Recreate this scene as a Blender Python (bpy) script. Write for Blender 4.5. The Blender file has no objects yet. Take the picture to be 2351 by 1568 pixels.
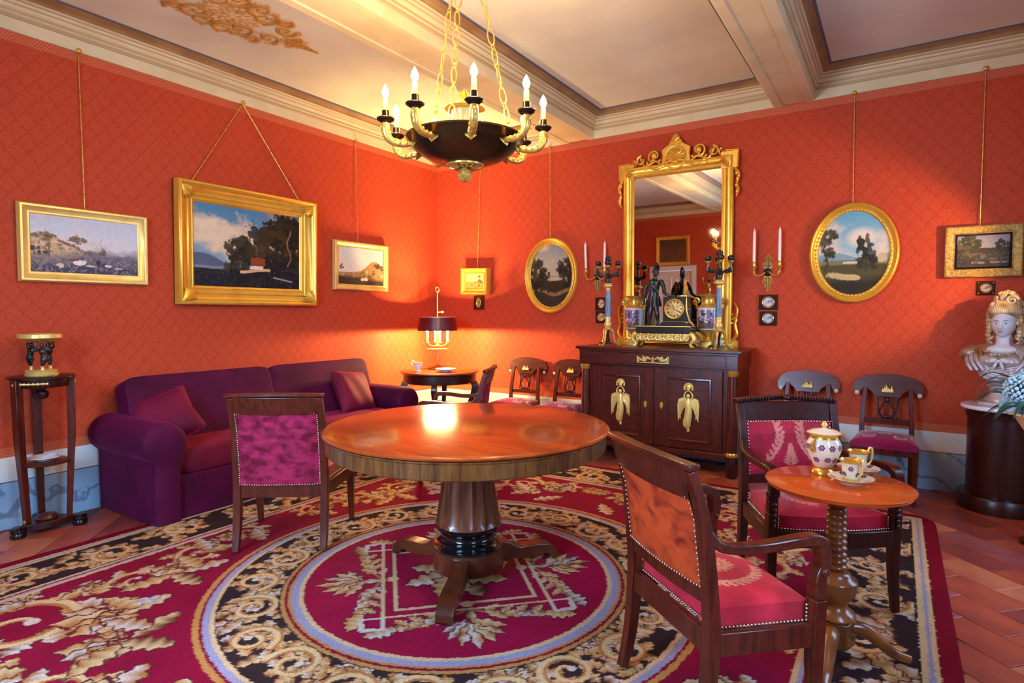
import bpy, math, random
import numpy as np
from mathutils import Vector, Matrix, Euler
PI = math.pi
random.seed(7); RNG = np.random.default_rng(7)
scene = bpy.context.scene
COL = scene.collection

# ------------------------------------------------------------------ camera
CAM = (4.8266, -5.7327, 1.40)
cd = bpy.data.cameras.new('camera')
cam = bpy.data.objects.new('camera', cd); COL.objects.link(cam)
cd.sensor_fit = 'HORIZONTAL'; cd.sensor_width = 36.0
cd.lens = 1362.27 * 36.0 / 2351.0
cd.clip_start = 0.05
cam.location = CAM
cam.rotation_euler = (PI / 2 - 0.04783, 0, 0.57514)
scene.camera = cam
# ------------------------------------------------------------------ colour management
vs = scene.view_settings
vs.view_transform = 'Standard'; vs.look = 'None'; vs.gamma = 1.0
vs.use_curve_mapping = False
vs.exposure = 0.0
# ------------------------------------------------------------------ sky outside the windows
wd = bpy.data.worlds.new('sky'); scene.world = wd; wd.use_nodes = True
bg = wd.node_tree.nodes['Background']
bg.inputs[0].default_value = (0.45, 0.66, 1.0, 1); bg.inputs[1].default_value = 2.0
# ------------------------------------------------------------------ daylight at the windows
def area(name, loc, rot, sx, sy, power, color, spread=PI):
    l = bpy.data.lights.new(name, 'AREA'); l.shape = 'RECTANGLE'; l.size = sx; l.size_y = sy
    l.energy = power; l.color = color; l.spread = spread
    o = bpy.data.objects.new(name, l); COL.objects.link(o); o.location = loc; o.rotation_euler = rot
    return o
DAY = (0.36, 0.62, 1.0)
# bright sky just outside each window, wholly beyond the outer wall face
area('daylight_south_window', (2.75, -7.36, 2.35), (math.radians(60), 0, 0), 2.2, 2.4, 1200, DAY)
area('daylight_east_window', (6.90, -2.0, 2.35), (math.radians(60), 0, PI / 2), 2.2, 2.4, 230, DAY)
area('daylight_east_window_two', (6.90, -4.9, 2.35), (math.radians(60), 0, PI / 2), 2.2, 2.4, 560, DAY)
WARM = (1.0, 0.58, 0.24)
BULB = 41.0            # watts per chandelier bulb
LAMPB = 260.0            # watts per table-lamp bulb
SPOTW = 90.0
scene.cycles.use_denoising = True
scene.cycles.max_bounces = 6; scene.cycles.diffuse_bounces = 4; scene.cycles.glossy_bounces = 3
scene.cycles.sample_clamp_indirect = 6.0
scene.cycles.caustics_reflective = False; scene.cycles.caustics_refractive = False
scene.cycles.use_light_tree = False

# ------------------------------------------------------------------ helpers
def lin(c):
    out = []
    for v in c[:3]:
        v = v / 255.0
        out.append(v / 12.92 if v <= 0.04045 else ((v + 0.055) / 1.055) ** 2.4)
    return tuple(out)
def lin4(c): return lin(c) + (1.0,)

class MB:
    """collects shapes; build() links them as one mesh object"""
    def __init__(s): s.v = []; s.f = []; s.c = None
    def add(s, vs_, fs, T=None):
        n = len(s.v)
        if T is not None: vs_ = [tuple(T @ Vector(p)) for p in vs_]
        s.v.extend([tuple(p) for p in vs_]); s.f.extend([tuple(i + n for i in q) for q in fs]); return s
    def box(s, x0, x1, y0, y1, z0, z1, T=None):
        v = [(x0,y0,z0),(x1,y0,z0),(x1,y1,z0),(x0,y1,z0),(x0,y0,z1),(x1,y0,z1),(x1,y1,z1),(x0,y1,z1)]
        return s.add(v, [(0,3,2,1),(4,5,6,7),(0,1,5,4),(1,2,6,5),(2,3,7,6),(3,0,4,7)], T)
    def frus(s, a, b, T=None):
        """a,b: 4-point rings bottom/top"""
        return s.add(list(a) + list(b), [(3,2,1,0),(4,5,6,7),(0,1,5,4),(1,2,6,5),(2,3,7,6),(3,0,4,7)], T)
    def lathe(s, prof, c=(0,0,0), seg=24, T=None, a0=0.0, flute=None):
        v = []; f = []; n = len(prof)
        for j in range(seg):
            a = a0 + 2 * PI * j / seg; ca, sa = math.cos(a), math.sin(a)
            for i, (r, z) in enumerate(prof):
                if flute: r = flute(r, a, z)
                v.append((c[0] + r * ca, c[1] + r * sa, c[2] + z))
        for j in range(seg):
            k = (j + 1) % seg
            for i in range(n - 1):
                f.append((j*n+i, k*n+i, k*n+i+1, j*n+i+1))
        if prof[0][0] > 1e-5: f.append(tuple(j*n for j in range(seg))[::-1])
        if prof[-1][0] > 1e-5: f.append(tuple(j*n+n-1 for j in range(seg)))
        return s.add(v, f, T)
    def tube(s, path, r, seg=8, T=None, closed=False, flat=1.0, side=None):
        P = [Vector(p) for p in path]; n = len(P)
        R = [r] * n if not hasattr(r, '__len__') else list(r)
        if len(R) != n: R = list(np.interp(np.linspace(0, 1, n), np.linspace(0, 1, len(R)), R))
        v = []; f = []; N = None
        for i in range(n):
            if closed: t = P[(i+1) % n] - P[i-1]
            else: t = P[min(i+1, n-1)] - P[max(i-1, 0)]
            t.normalize()
            if side is not None:
                N = Vector(side) - t * t.dot(Vector(side)); N.normalize()
            elif N is None:
                N = t.orthogonal().normalized()
            else:
                N = N - t * N.dot(t)
                N = N.normalized() if N.length > 1e-6 else t.orthogonal().normalized()
            B = t.cross(N)
            for j in range(seg):
                a = 2 * PI * j / seg
                q = P[i] + (N * math.cos(a) + B * math.sin(a) * flat) * R[i]
                v.append(q[:])
        m = n if closed else n - 1
        for i in range(m):
            k = (i + 1) % n
            for j in range(seg):
                l = (j + 1) % seg
                f.append((i*seg+j, i*seg+l, k*seg+l, k*seg+j))
        if not closed:
            f.append(tuple(range(seg))[::-1]); f.append(tuple((n-1)*seg + j for j in range(seg)))
        return s.add(v, f, T)
    def bar(s, path, w, t, side, T=None):
        """rectangular section: w along side, t across"""
        P = [Vector(p) for p in path]; n = len(P); v = []; f = []
        W = list(np.interp(np.linspace(0,1,n), np.linspace(0,1,len(w)), w)) if hasattr(w,'__len__') else [w]*n
        H = list(np.interp(np.linspace(0,1,n), np.linspace(0,1,len(t)), t)) if hasattr(t,'__len__') else [t]*n
        S = Vector(side).normalized()
        for i in range(n):
            d = P[min(i+1,n-1)] - P[max(i-1,0)]; d.normalize()
            S2 = (S - d * S.dot(d)).normalized(); B = d.cross(S2)
            for a, b in ((-1,-1),(1,-1),(1,1),(-1,1)):
                v.append((P[i] + S2 * (a*W[i]/2) + B * (b*H[i]/2))[:])
        for i in range(n-1):
            for j in range(4):
                l = (j+1) % 4; f.append((i*4+j, i*4+l, i*4+4+l, i*4+4+j))
        f.append((3,2,1,0)); f.append(tuple((n-1)*4+j for j in range(4)))
        return s.add(v, f, T)
    def prism(s, poly, a0, a1, axis='y', T=None):
        """poly in the two other axes (x,z for y; x,y for z; y,z for x)"""
        n = len(poly)
        def p3(p, a):
            return {'y': (p[0], a, p[1]), 'z': (p[0], p[1], a), 'x': (a, p[0], p[1])}[axis]
        v = [p3(p, a0) for p in poly] + [p3(p, a1) for p in poly]
        f = [tuple(range(n)), tuple(range(2*n-1, n-1, -1))] + [(i, i+n, (i+1) % n + n, (i+1) % n) for i in range(n)]
        return s.add(v, f, T)
    def ell(s, c, r, seg=12, rings=8, T=None, rot=None):
        if not hasattr(r, '__len__'): r = (r, r, r)
        v = []; f = []
        Rm = Euler(rot).to_matrix() if rot else None
        for i in range(rings + 1):
            th = PI * i / rings
            for j in range(seg):
                a = 2 * PI * j / seg
                q = Vector((r[0]*math.sin(th)*math.cos(a), r[1]*math.sin(th)*math.sin(a), r[2]*math.cos(th)))
                if Rm: q = Rm @ q
                v.append((c[0]+q.x, c[1]+q.y, c[2]+q.z))
        for i in range(rings):
            for j in range(seg):
                k = (j+1) % seg; f.append((i*seg+j, (i+1)*seg+j, (i+1)*seg+k, i*seg+k))
        return s.add(v, f, T)
    def sq(s, c, h, e1=0.35, e2=0.35, seg=28, rings=16, T=None, rot=None):
        """superquadric (soft cushion)"""
        def sp(x, e): return math.copysign(abs(x) ** e, x)
        v = []; f = []; Rm = Euler(rot).to_matrix() if rot else None
        for i in range(rings + 1):
            th = -PI/2 + PI * i / rings
            for j in range(seg):
                a = 2 * PI * j / seg
                q = Vector((h[0]*sp(math.cos(th),e1)*sp(math.cos(a),e2), h[1]*sp(math.cos(th),e1)*sp(math.sin(a),e2), h[2]*sp(math.sin(th),e1)))
                if Rm: q = Rm @ q
                v.append((c[0]+q.x, c[1]+q.y, c[2]+q.z))
        for i in range(rings):
            for j in range(seg):
                k = (j+1) % seg; f.append((i*seg+j, i*seg+k, (i+1)*seg+k, (i+1)*seg+j))
        return s.add(v, f, T)
    def rectsweep(s, w, h, prof, y=0.0, T=None):
        """frame in xz, centred; prof: [(inset, out)], out goes to -y"""
        v = []; f = []; n = len(prof)
        for (ins, o) in prof:
            a, b = w/2 - ins, h/2 - ins
            v += [(-a, y-o, -b), (a, y-o, -b), (a, y-o, b), (-a, y-o, b)]
        for i in range(n-1):
            for j in range(4):
                k = (j+1) % 4; f.append((i*4+j, i*4+k, i*4+4+k, i*4+4+j))
        return s.add(v, f, T)
    def ovalsweep(s, a, b, prof, y=0.0, seg=56):
        v = []; f = []; n = len(prof)
        for j in range(seg):
            t = 2*PI*j/seg
            for (ins, o) in prof: v.append(((a-ins)*math.cos(t), y-o, (b-ins)*math.sin(t)))
        for j in range(seg):
            k = (j+1) % seg
            for i in range(n-1): f.append((j*n+i, k*n+i, k*n+i+1, j*n+i+1))
        return s.add(v, f)
    def grid(s, nx, ny, fn):
        v = [fn(i/(nx-1), j/(ny-1)) for j in range(ny) for i in range(nx)]
        f = [(j*nx+i, j*nx+i+1, (j+1)*nx+i+1, (j+1)*nx+i) for j in range(ny-1) for i in range(nx-1)]
        return s.add(v, f)
    def build(s, name, m, parent=None, world=False, smooth=40, bevel=0, colors=None, remesh=0, solid=0, subsurf=0):
        me = bpy.data.meshes.new(name)
        vsx = s.v
        if parent is not None and world:
            inv = (Matrix.Translation(parent.location) @ parent.rotation_euler.to_matrix().to_4x4()).inverted()
            vsx = [(inv @ Vector(p))[:] for p in vsx]
        me.from_pydata(vsx, [], s.f); me.validate(); me.update()
        o = bpy.data.objects.new(name, me); COL.objects.link(o)
        if m is not None: me.materials.append(m)
        if smooth:
            me.shade_smooth()
            if smooth < 180: me.set_sharp_from_angle(angle=math.radians(smooth))
        if colors is not None:
            at = me.color_attributes.new('Col', 'FLOAT_COLOR', 'POINT')
            arr = np.ones((len(me.vertices), 4), np.float32); arr[:, :3] = np.asarray(colors)[:, :3]
            at.data.foreach_set('color', arr.ravel())
        if bevel:
            b = o.modifiers.new('bevel', 'BEVEL'); b.width = bevel; b.segments = 2; b.limit_method = 'ANGLE'; b.angle_limit = math.radians(40); b.harden_normals = False
        if remesh:
            rm = o.modifiers.new('remesh', 'REMESH'); rm.mode = 'VOXEL'; rm.voxel_size = remesh; rm.use_smooth_shade = True
            sm = o.modifiers.new('smooth', 'SMOOTH'); sm.iterations = 3; sm.factor = 0.5
        if solid:
            so = o.modifiers.new('solid', 'SOLIDIFY'); so.thickness = solid; so.offset = 0
        if subsurf:
            ss = o.modifiers.new('sub', 'SUBSURF'); ss.levels = subsurf; ss.render_levels = subsurf
        if parent is not None: o.parent = parent
        return o

def tag(o, label=None, cat=None, group=None, kind=None):
    if label: o['label'] = label
    if cat: o['category'] = cat
    if group: o['group'] = group
    if kind: o['kind'] = kind
    return o
def thing(name, label, cat, loc=(0,0,0), rz=0.0, group=None):
    o = bpy.data.objects.new(name, None); COL.objects.link(o); o.empty_display_size = 0.1
    o.location = loc; o.rotation_euler = (0, 0, rz)
    return tag(o, label, cat, group)
def copy_tree(o, parent=None):
    c = o.copy(); COL.objects.link(c); c.parent = parent
    for ch in list(o.children): copy_tree(ch, c)
    return c
def struct(o): o['kind'] = 'structure'; return o
def Tm(x=0, y=0, z=0, rz=0, rx=0, ry=0, s=1.0):
    return Matrix.Translation((x,y,z)) @ Euler((rx,ry,rz)).to_matrix().to_4x4() @ Matrix.Scale(s, 4)
def spline(pts, n=24):
    """Catmull-Rom through points"""
    P = [Vector(p) for p in pts]; P = [P[0]*2 - P[1]] + P + [P[-1]*2 - P[-2]]
    out = []; m = len(P) - 3
    for k in range(n + 1):
        u = k / n * m; i = min(int(u), m - 1); t = u - i
        a, b, c, d = P[i:i+4]
        out.append((0.5*((2*b) + (c-a)*t + (2*a-5*b+4*c-d)*t*t + (3*b-a-3*c+d)*t**3))[:])
    return out
def spiral(c, r0, r1, a0, turns, n=24, plane='xz', y=0.0):
    out = []
    for k in range(n+1):
        t = k/n; a = a0 + turns*2*PI*t; r = r0 + (r1-r0)*t
        p = (c[0]+r*math.cos(a), c[1]+r*math.sin(a))
        out.append((p[0], y, p[1]) if plane == 'xz' else (p[0], p[1], y))
    return out

# ------------------------------------------------------------------ numpy noise
def vnoise(X, Y, seed=0):
    def h(ix, iy):
        n = (ix.astype(np.int64)*374761393 + iy.astype(np.int64)*668265263 + seed*1442695) & 0x7fffffff
        n = (n ^ (n >> 13)) * 1274126177 & 0x7fffffff
        return ((n ^ (n >> 16)) & 0xffff) / 65535.0
    x0 = np.floor(X); y0 = np.floor(Y); fx = X-x0; fy = Y-y0
    fx = fx*fx*(3-2*fx); fy = fy*fy*(3-2*fy)
    a = h(x0,y0); b = h(x0+1,y0); c = h(x0,y0+1); d = h(x0+1,y0+1)
    return (a*(1-fx)+b*fx)*(1-fy) + (c*(1-fx)+d*fx)*fy
def fbm(X, Y, s=4.0, oct=5, seed=0):
    o = 0; a = 0.5; t = 0
    for i in range(oct):
        o = o + a*vnoise(X*s, Y*s, seed+i*17); t += a; a *= 0.55; s *= 2.03
    return o/t

# ------------------------------------------------------------------ materials
def nodes(name):
    m = bpy.data.materials.new(name); m.use_nodes = True
    nt = m.node_tree; p = nt.nodes['Principled BSDF']
    return m, nt, p
def N(nt, t, **kw):
    n = nt.nodes.new(t)
    for k, v in kw.items(): setattr(n, k, v)
    return n
def mat(name, c, rough=0.5, metal=0.0, c2=None, nscale=6.0, stretch=(1,1,1), detail=5, ramp=(0.35,0.65), bump=0.0,
        bscale=None, coat=0.0, sheen=0.0, attr=False, emis=None, estr=0.0, distort=0.0, rough2=None, spec=0.5):
    m, nt, p = nodes(name); L = nt.links
    p.inputs['Base Color'].default_value = lin4(c)
    p.inputs['Roughness'].default_value = rough; p.inputs['Metallic'].default_value = metal
    p.inputs['Specular IOR Level'].default_value = spec
    if coat: p.inputs['Coat Weight'].default_value = coat; p.inputs['Coat Roughness'].default_value = 0.08
    if sheen:
        p.inputs['Sheen Weight'].default_value = sheen; p.inputs['Sheen Roughness'].default_value = 0.35
        s2 = [min(255, v*1.6+25) for v in c]; p.inputs['Sheen Tint'].default_value = lin4(s2)
    if emis: p.inputs['Emission Color'].default_value = emis + (1,); p.inputs['Emission Strength'].default_value = estr
    tc = N(nt, 'ShaderNodeTexCoord'); mp = N(nt, 'ShaderNodeMapping'); mp.inputs['Scale'].default_value = stretch
    L.new(tc.outputs['Object'], mp.inputs['Vector'])
    nz = N(nt, 'ShaderNodeTexNoise'); nz.inputs['Scale'].default_value = nscale; nz.inputs['Detail'].default_value = detail
    nz.inputs['Distortion'].default_value = distort
    L.new(mp.outputs['Vector'], nz.inputs['Vector'])
    if c2 is not None:
        rp = N(nt, 'ShaderNodeMapRange'); rp.inputs['From Min'].default_value = ramp[0]; rp.inputs['From Max'].default_value = ramp[1]
        L.new(nz.outputs['Fac'], rp.inputs['Value'])
        mx = N(nt, 'ShaderNodeMix', data_type='RGBA'); mx.inputs[6].default_value = lin4(c); mx.inputs[7].default_value = lin4(c2)
        L.new(rp.outputs[0], mx.inputs[0])
        out = mx.outputs[2]
        if attr:
            at = N(nt, 'ShaderNodeAttribute', attribute_name='Col')
            m2 = N(nt, 'ShaderNodeMix', data_type='RGBA', blend_type='MULTIPLY'); m2.inputs[0].default_value = 1.0
            L.new(at.outputs['Color'], m2.inputs[6]); L.new(out, m2.inputs[7]); out = m2.outputs[2]
        L.new(out, p.inputs['Base Color'])
        if rough2 is not None:
            r2 = N(nt, 'ShaderNodeMapRange'); r2.inputs['To Min'].default_value = rough; r2.inputs['To Max'].default_value = rough2
            L.new(nz.outputs['Fac'], r2.inputs['Value']); L.new(r2.outputs[0], p.inputs['Roughness'])
    elif attr:
        at = N(nt, 'ShaderNodeAttribute', attribute_name='Col'); L.new(at.outputs['Color'], p.inputs['Base Color'])
    if bump:
        bn = nz
        if bscale:
            bn = N(nt, 'ShaderNodeTexNoise'); bn.inputs['Scale'].default_value = bscale; bn.inputs['Detail'].default_value = 3
            L.new(tc.outputs['Object'], bn.inputs['Vector'])
        b = N(nt, 'ShaderNodeBump'); b.inputs['Strength'].default_value = bump; b.inputs['Distance'].default_value = 0.01
        L.new(bn.outputs['Fac'], b.inputs['Height']); L.new(b.outputs[0], p.inputs['Normal'])
    return m
def math_(nt, op, a, b=None):
    n = N(nt, 'ShaderNodeMath', operation=op)
    for i, x in enumerate((a, b)):
        if x is None: continue
        if isinstance(x, (int, float)): n.inputs[i].default_value = x
        else: nt.links.new(x, n.inputs[i])
    return n.outputs[0]
WALL_A = (0.56, 0.078, 0.028, 1); WALL_B = (0.42, 0.042, 0.016, 1)
def wallpaper():
    """damask: diamond lattice of lobed leaf motifs"""
    m, nt, p = nodes('damask_wallpaper'); L = nt.links
    g = N(nt, 'ShaderNodeNewGeometry'); sp = N(nt, 'ShaderNodeSeparateXYZ'); L.new(g.outputs['Position'], sp.inputs[0])
    nz = N(nt, 'ShaderNodeTexNoise'); nz.inputs['Scale'].default_value = 42; nz.inputs['Detail'].default_value = 2
    L.new(g.outputs['Position'], nz.inputs['Vector'])
    nf = math_(nt, 'SUBTRACT', nz.outputs['Fac'], 0.5)
    u = math_(nt, 'ADD', math_(nt, 'MULTIPLY', math_(nt, 'ADD', sp.outputs[0], sp.outputs[1]), 1/0.115), math_(nt, 'MULTIPLY', nf, 0.34))
    v = math_(nt, 'ADD', math_(nt, 'MULTIPLY', sp.outputs[2], 1/0.140), math_(nt, 'MULTIPLY', nf, 0.34))
    p0 = math_(nt, 'SUBTRACT', math_(nt, 'FRACT', u), 0.5); q0 = math_(nt, 'SUBTRACT', math_(nt, 'FRACT', v), 0.5)
    s = math_(nt, 'GREATER_THAN', math_(nt, 'ADD', math_(nt, 'ABSOLUTE', p0), math_(nt, 'ABSOLUTE', q0)), 0.5)
    pp = math_(nt, 'SUBTRACT', p0, math_(nt, 'MULTIPLY', s, math_(nt, 'MULTIPLY', math_(nt, 'SIGN', p0), 0.5)))
    qq = math_(nt, 'SUBTRACT', q0, math_(nt, 'MULTIPLY', s, math_(nt, 'MULTIPLY', math_(nt, 'SIGN', q0), 0.5)))
    r = math_(nt, 'ADD', math_(nt, 'ABSOLUTE', pp), math_(nt, 'ABSOLUTE', qq))
    th = math_(nt, 'ARCTAN2', math_(nt, 'ADD', qq, 0.12), pp)
    c8 = math_(nt, 'COSINE', math_(nt, 'MULTIPLY', th, 9.0)); c5 = math_(nt, 'COSINE', math_(nt, 'MULTIPLY', th, 5.0))
    l1 = math_(nt, 'GREATER_THAN', r, math_(nt, 'ADD', 0.40, math_(nt, 'MULTIPLY', c8, 0.05)))
    l2 = math_(nt, 'LESS_THAN', math_(nt, 'ABSOLUTE', math_(nt, 'SUBTRACT', r, math_(nt, 'ADD', 0.27, math_(nt, 'MULTIPLY', c8, 0.07)))), 0.035)
    l3 = math_(nt, 'LESS_THAN', math_(nt, 'ABSOLUTE', math_(nt, 'SUBTRACT', r, math_(nt, 'ADD', 0.13, math_(nt, 'MULTIPLY', c5, 0.05)))), 0.03)
    f = math_(nt, 'ADD', math_(nt, 'MULTIPLY', l1, 0.6), math_(nt, 'ADD', math_(nt, 'MULTIPLY', l2, 0.6), math_(nt, 'MULTIPLY', l3, 0.55)))
    f = math_(nt, 'MAXIMUM', math_(nt, 'MINIMUM', math_(nt, 'ADD', f, math_(nt, 'MULTIPLY', nf, 0.9)), 1.0), 0.0)
    mx = N(nt, 'ShaderNodeMix', data_type='RGBA'); mx.inputs[6].default_value = WALL_A; mx.inputs[7].default_value = WALL_B
    L.new(f, mx.inputs[0]); L.new(mx.outputs[2], p.inputs['Base Color'])
    p.inputs['Roughness'].default_value = 0.65; p.inputs['Specular IOR Level'].default_value = 0.15
    return m
def border_paper():
    m, nt, p = nodes('border_paper'); L = nt.links
    g = N(nt, 'ShaderNodeNewGeometry'); sp = N(nt, 'ShaderNodeSeparateXYZ'); L.new(g.outputs['Position'], sp.inputs[0])
    s = math_(nt, 'ADD', sp.outputs[0], sp.outputs[1])
    tri = math_(nt, 'PINGPONG', s, 0.105)
    d = math_(nt, 'SINE', math_(nt, 'MULTIPLY', math_(nt, 'ADD', math_(nt, 'MULTIPLY', tri, 1.3), sp.outputs[2]), 2*PI/0.024))
    f = math_(nt, 'GREATER_THAN', d, 0.25)
    mx = N(nt, 'ShaderNodeMix', data_type='RGBA'); mx.inputs[6].default_value = (0.52, 0.065, 0.022, 1); mx.inputs[7].default_value = (0.62, 0.17, 0.05, 1)
    L.new(f, mx.inputs[0]); L.new(mx.outputs[2], p.inputs['Base Color']); p.inputs['Roughness'].default_value = 0.6
    return m
def marble(name, base, vein, scale=1.1):
    m, nt, p = nodes(name); L = nt.links
    g = N(nt, 'ShaderNodeNewGeometry')
    mp = N(nt, 'ShaderNodeMapping'); mp.inputs['Rotation'].default_value = (0.5, 0.7, 0.3); L.new(g.outputs['Position'], mp.inputs['Vector'])
    w = N(nt, 'ShaderNodeTexWave'); w.inputs['Scale'].default_value = scale; w.inputs['Distortion'].default_value = 14; w.inputs['Detail'].default_value = 6; w.inputs['Detail Scale'].default_value = 1.3
    L.new(mp.outputs[0], w.inputs['Vector'])
    r = N(nt, 'ShaderNodeMapRange'); r.inputs['From Min'].default_value = 0.0; r.inputs['From Max'].default_value = 0.05; r.inputs['To Min'].default_value = 0.75; r.inputs['To Max'].default_value = 0
    L.new(w.outputs['Fac'], r.inputs['Value'])
    mx = N(nt, 'ShaderNodeMix', data_type='RGBA'); mx.inputs[6].default_value = lin4(base); mx.inputs[7].default_value = lin4(vein)
    L.new(r.outputs[0], mx.inputs[0]); L.new(mx.outputs[2], p.inputs['Base Color'])
    p.inputs['Roughness'].default_value = 0.3
    return m
def glass():
    m, nt, p = nodes('window_glass'); L = nt.links
    tr = N(nt, 'ShaderNodeBsdfTransparent'); gl = N(nt, 'ShaderNodeBsdfGlossy'); gl.inputs['Roughness'].default_value = 0.02
    mx = N(nt, 'ShaderNodeMixShader'); mx.inputs[0].default_value = 0.08
    L.new(tr.outputs[0], mx.inputs[1]); L.new(gl.outputs[0], mx.inputs[2])
    L.new(mx.outputs[0], nt.nodes['Material Output'].inputs['Surface'])
    return m

G = {}
G['paper'] = wallpaper(); G['border'] = border_paper()
G['cream'] = mat('cream_plaster', (226, 212, 166), 0.7, c2=(206, 188, 140), nscale=3, ramp=(0.4, 0.75))
G['tan'] = mat('tan_painted_cove', (160, 128, 84), 0.7, c2=(138, 104, 66), nscale=5)
G['fillet'] = mat('fillet_shade', (190, 166, 120), 0.7)  # tan that puts groove shade into the moulding's colour
G['line'] = mat('grey_painted_line', (92, 92, 108), 0.7)
G['panel'] = mat('ceiling_panel_plaster', (230, 234, 212), 0.8, c2=(206, 206, 190), nscale=1.3, ramp=(0.3, 0.75), detail=6)
G['white'] = mat('white_band_paint', (226, 222, 212), 0.5)
G['marble'] = marble('grey_blue_marble', (150, 178, 198), (88, 100, 118))
G['floor'] = mat('mortar', (120, 70, 52), 0.8)
G['terra'] = mat('terracotta', (176, 78, 48), 0.42, c2=(140, 56, 42), nscale=4.5, ramp=(0.3, 0.7), bump=0.06, bscale=30)
G['terra2'] = mat('terracotta_pale', (196, 112, 72), 0.4, c2=(160, 78, 58), nscale=4.5, ramp=(0.3, 0.7), bump=0.06, bscale=30)
G['terra3'] = mat('terracotta_dark', (146, 62, 50), 0.4, c2=(112, 46, 44), nscale=4.5, ramp=(0.3, 0.7), bump=0.06, bscale=30)
G['terra4'] = mat('terracotta_mauve', (158, 82, 76), 0.4, c2=(128, 60, 60), nscale=4.5, ramp=(0.3, 0.7), bump=0.06, bscale=30)
G['gold'] = mat('gold_leaf', (240, 188, 70), 0.33, 0.5, c2=(216, 156, 48), nscale=9, ramp=(0.5, 0.85), bump=0.04, bscale=60)
G['goldp'] = mat('pale_gold_leaf', (240, 208, 118), 0.36, 0.45, c2=(222, 182, 90), nscale=16, ramp=(0.5, 0.85))
G['brass'] = mat('brass', (232, 186, 80), 0.25, 0.75)
G['gilt'] = mat('gilt_bronze', (228, 184, 88), 0.3, 0.6, c2=(168, 120, 46), nscale=40, ramp=(0.5, 0.8))
G['giltr'] = mat('rough_gilt_bronze', (196, 156, 72), 0.5, 0.4, c2=(140, 104, 44), nscale=60)
G['bronze'] = mat('dark_bronze', (40, 38, 40), 0.28, 0.55, c2=(70, 66, 62), nscale=12)
G['bowl'] = mat('bowl_bronze', (52, 40, 28), 0.22, 0.7, c2=(82, 62, 36), nscale=6)
G['mahog'] = mat('mahogany', (100, 33, 15), 0.3, c2=(54, 15, 8), nscale=5, stretch=(9, 9, 1.1), distort=0.8, ramp=(0.3, 0.7), spec=0.4, coat=0.15)
G['mahogx'] = mat('mahogany_cross_grain', (98, 34, 14), 0.28, c2=(54, 16, 8), nscale=5, stretch=(1.1, 9, 9), distort=0.8, ramp=(0.3, 0.7), spec=0.45, coat=0.15)
G['dark'] = mat('dark_mahogany', (62, 18, 12), 0.28, c2=(36, 11, 8), nscale=5, stretch=(9, 9, 1.1), distort=0.6, spec=0.45)
G['top'] = mat('polished_tabletop', (178, 76, 24), 0.2, c2=(130, 46, 14), nscale=2.2, stretch=(1.0, 5.5, 5.5), distort=1.2, ramp=(0.28, 0.72), coat=0.4)
G['teatop'] = mat('orange_veneer_top', (216, 96, 30), 0.16, c2=(184, 68, 18), nscale=1.6, stretch=(1.0, 3.5, 3.5), distort=1.6, ramp=(0.28, 0.72), coat=0.4)
G['walnut'] = mat('walnut_apron', (122, 74, 32), 0.26, c2=(72, 38, 16), nscale=6, stretch=(6, 6, 0.7), distort=0.5, ramp=(0.3, 0.7), coat=0.3)
G['column'] = mat('fluted_walnut', (112, 56, 26), 0.28, c2=(68, 30, 14), nscale=5, stretch=(6, 6, 0.8), coat=0.25)
G['black'] = mat('ebonised_wood', (14, 13, 14), 0.14, coat=0.5)
G['plum'] = mat('plum_velvet', (86, 12, 52), 0.75, c2=(60, 6, 36), nscale=4, ramp=(0.3, 0.7), sheen=0.6, spec=0.15, bump=0.05, bscale=9)
G['plumseat'] = mat('plum_velvet_seat', (112, 18, 44), 0.75, c2=(82, 10, 34), nscale=4, ramp=(0.3, 0.7), sheen=0.6, spec=0.2)
G['crush'] = mat('crushed_pink_velvet', (166, 34, 72), 0.6, c2=(100, 8, 32), nscale=15, stretch=(1,1,1.5), detail=10, ramp=(0.38, 0.62), distort=0.3, sheen=0.4, spec=0.2)
G['crusho'] = mat('crushed_orange_velvet', (196, 72, 28), 0.6, c2=(122, 30, 14), nscale=11, stretch=(1,1,1.4), detail=8, ramp=(0.40, 0.66), distort=0.6, sheen=0.3, spec=0.25)
G['redseat'] = mat('red_velvet_woven', (255, 255, 255), 0.62, c2=(205, 190, 190), nscale=8, attr=True, sheen=0.35, spec=0.25)
G['nail'] = mat('nail_brass', (214, 196, 178), 0.25, 0.9)
G['attr'] = mat('painted_canvas', (255, 255, 255), 0.6, attr=True, c2=(244, 244, 244), nscale=60, spec=0.25)
G['rug'] = mat('wool_rug', (255, 255, 255), 0.95, attr=True, c2=(205, 200, 200), nscale=150, detail=3, ramp=(0.3, 0.7), bump=0.5, bscale=330, spec=0.1)
G['porc'] = mat('cream_porcelain', (236, 218, 182), 0.16, c2=(226, 204, 164), nscale=8, coat=0.2)
G['porcw'] = mat('white_porcelain', (238, 238, 240), 0.14, coat=0.3)
G['flower'] = mat('purple_enamel', (110, 38, 96), 0.3)
G['candle'] = mat('white_wax', (244, 240, 236), 0.4)
G['candley'] = mat('candle_tube', (236, 200, 110), 0.4)
G['mirror'] = None
G['bmarble'] = mat('blue_grey_marble', (112, 142, 168), 0.3, c2=(84, 108, 134), nscale=14)
G['blackm'] = mat('black_marble', (26, 27, 24), 0.16, c2=(44, 46, 40), nscale=8, coat=0.3)
G['dial'] = mat('gilt_dial', (196, 150, 84), 0.35, 0.6, c2=(150, 104, 50), nscale=30)
G['stone'] = mat('bust_marble', (226, 222, 220), 0.4, c2=(206, 200, 200), nscale=6)
G['hair'] = mat('gilded_hair', (222, 194, 146), 0.45, 0.25, c2=(150, 108, 58), nscale=18, ramp=(0.4, 0.75))
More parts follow.
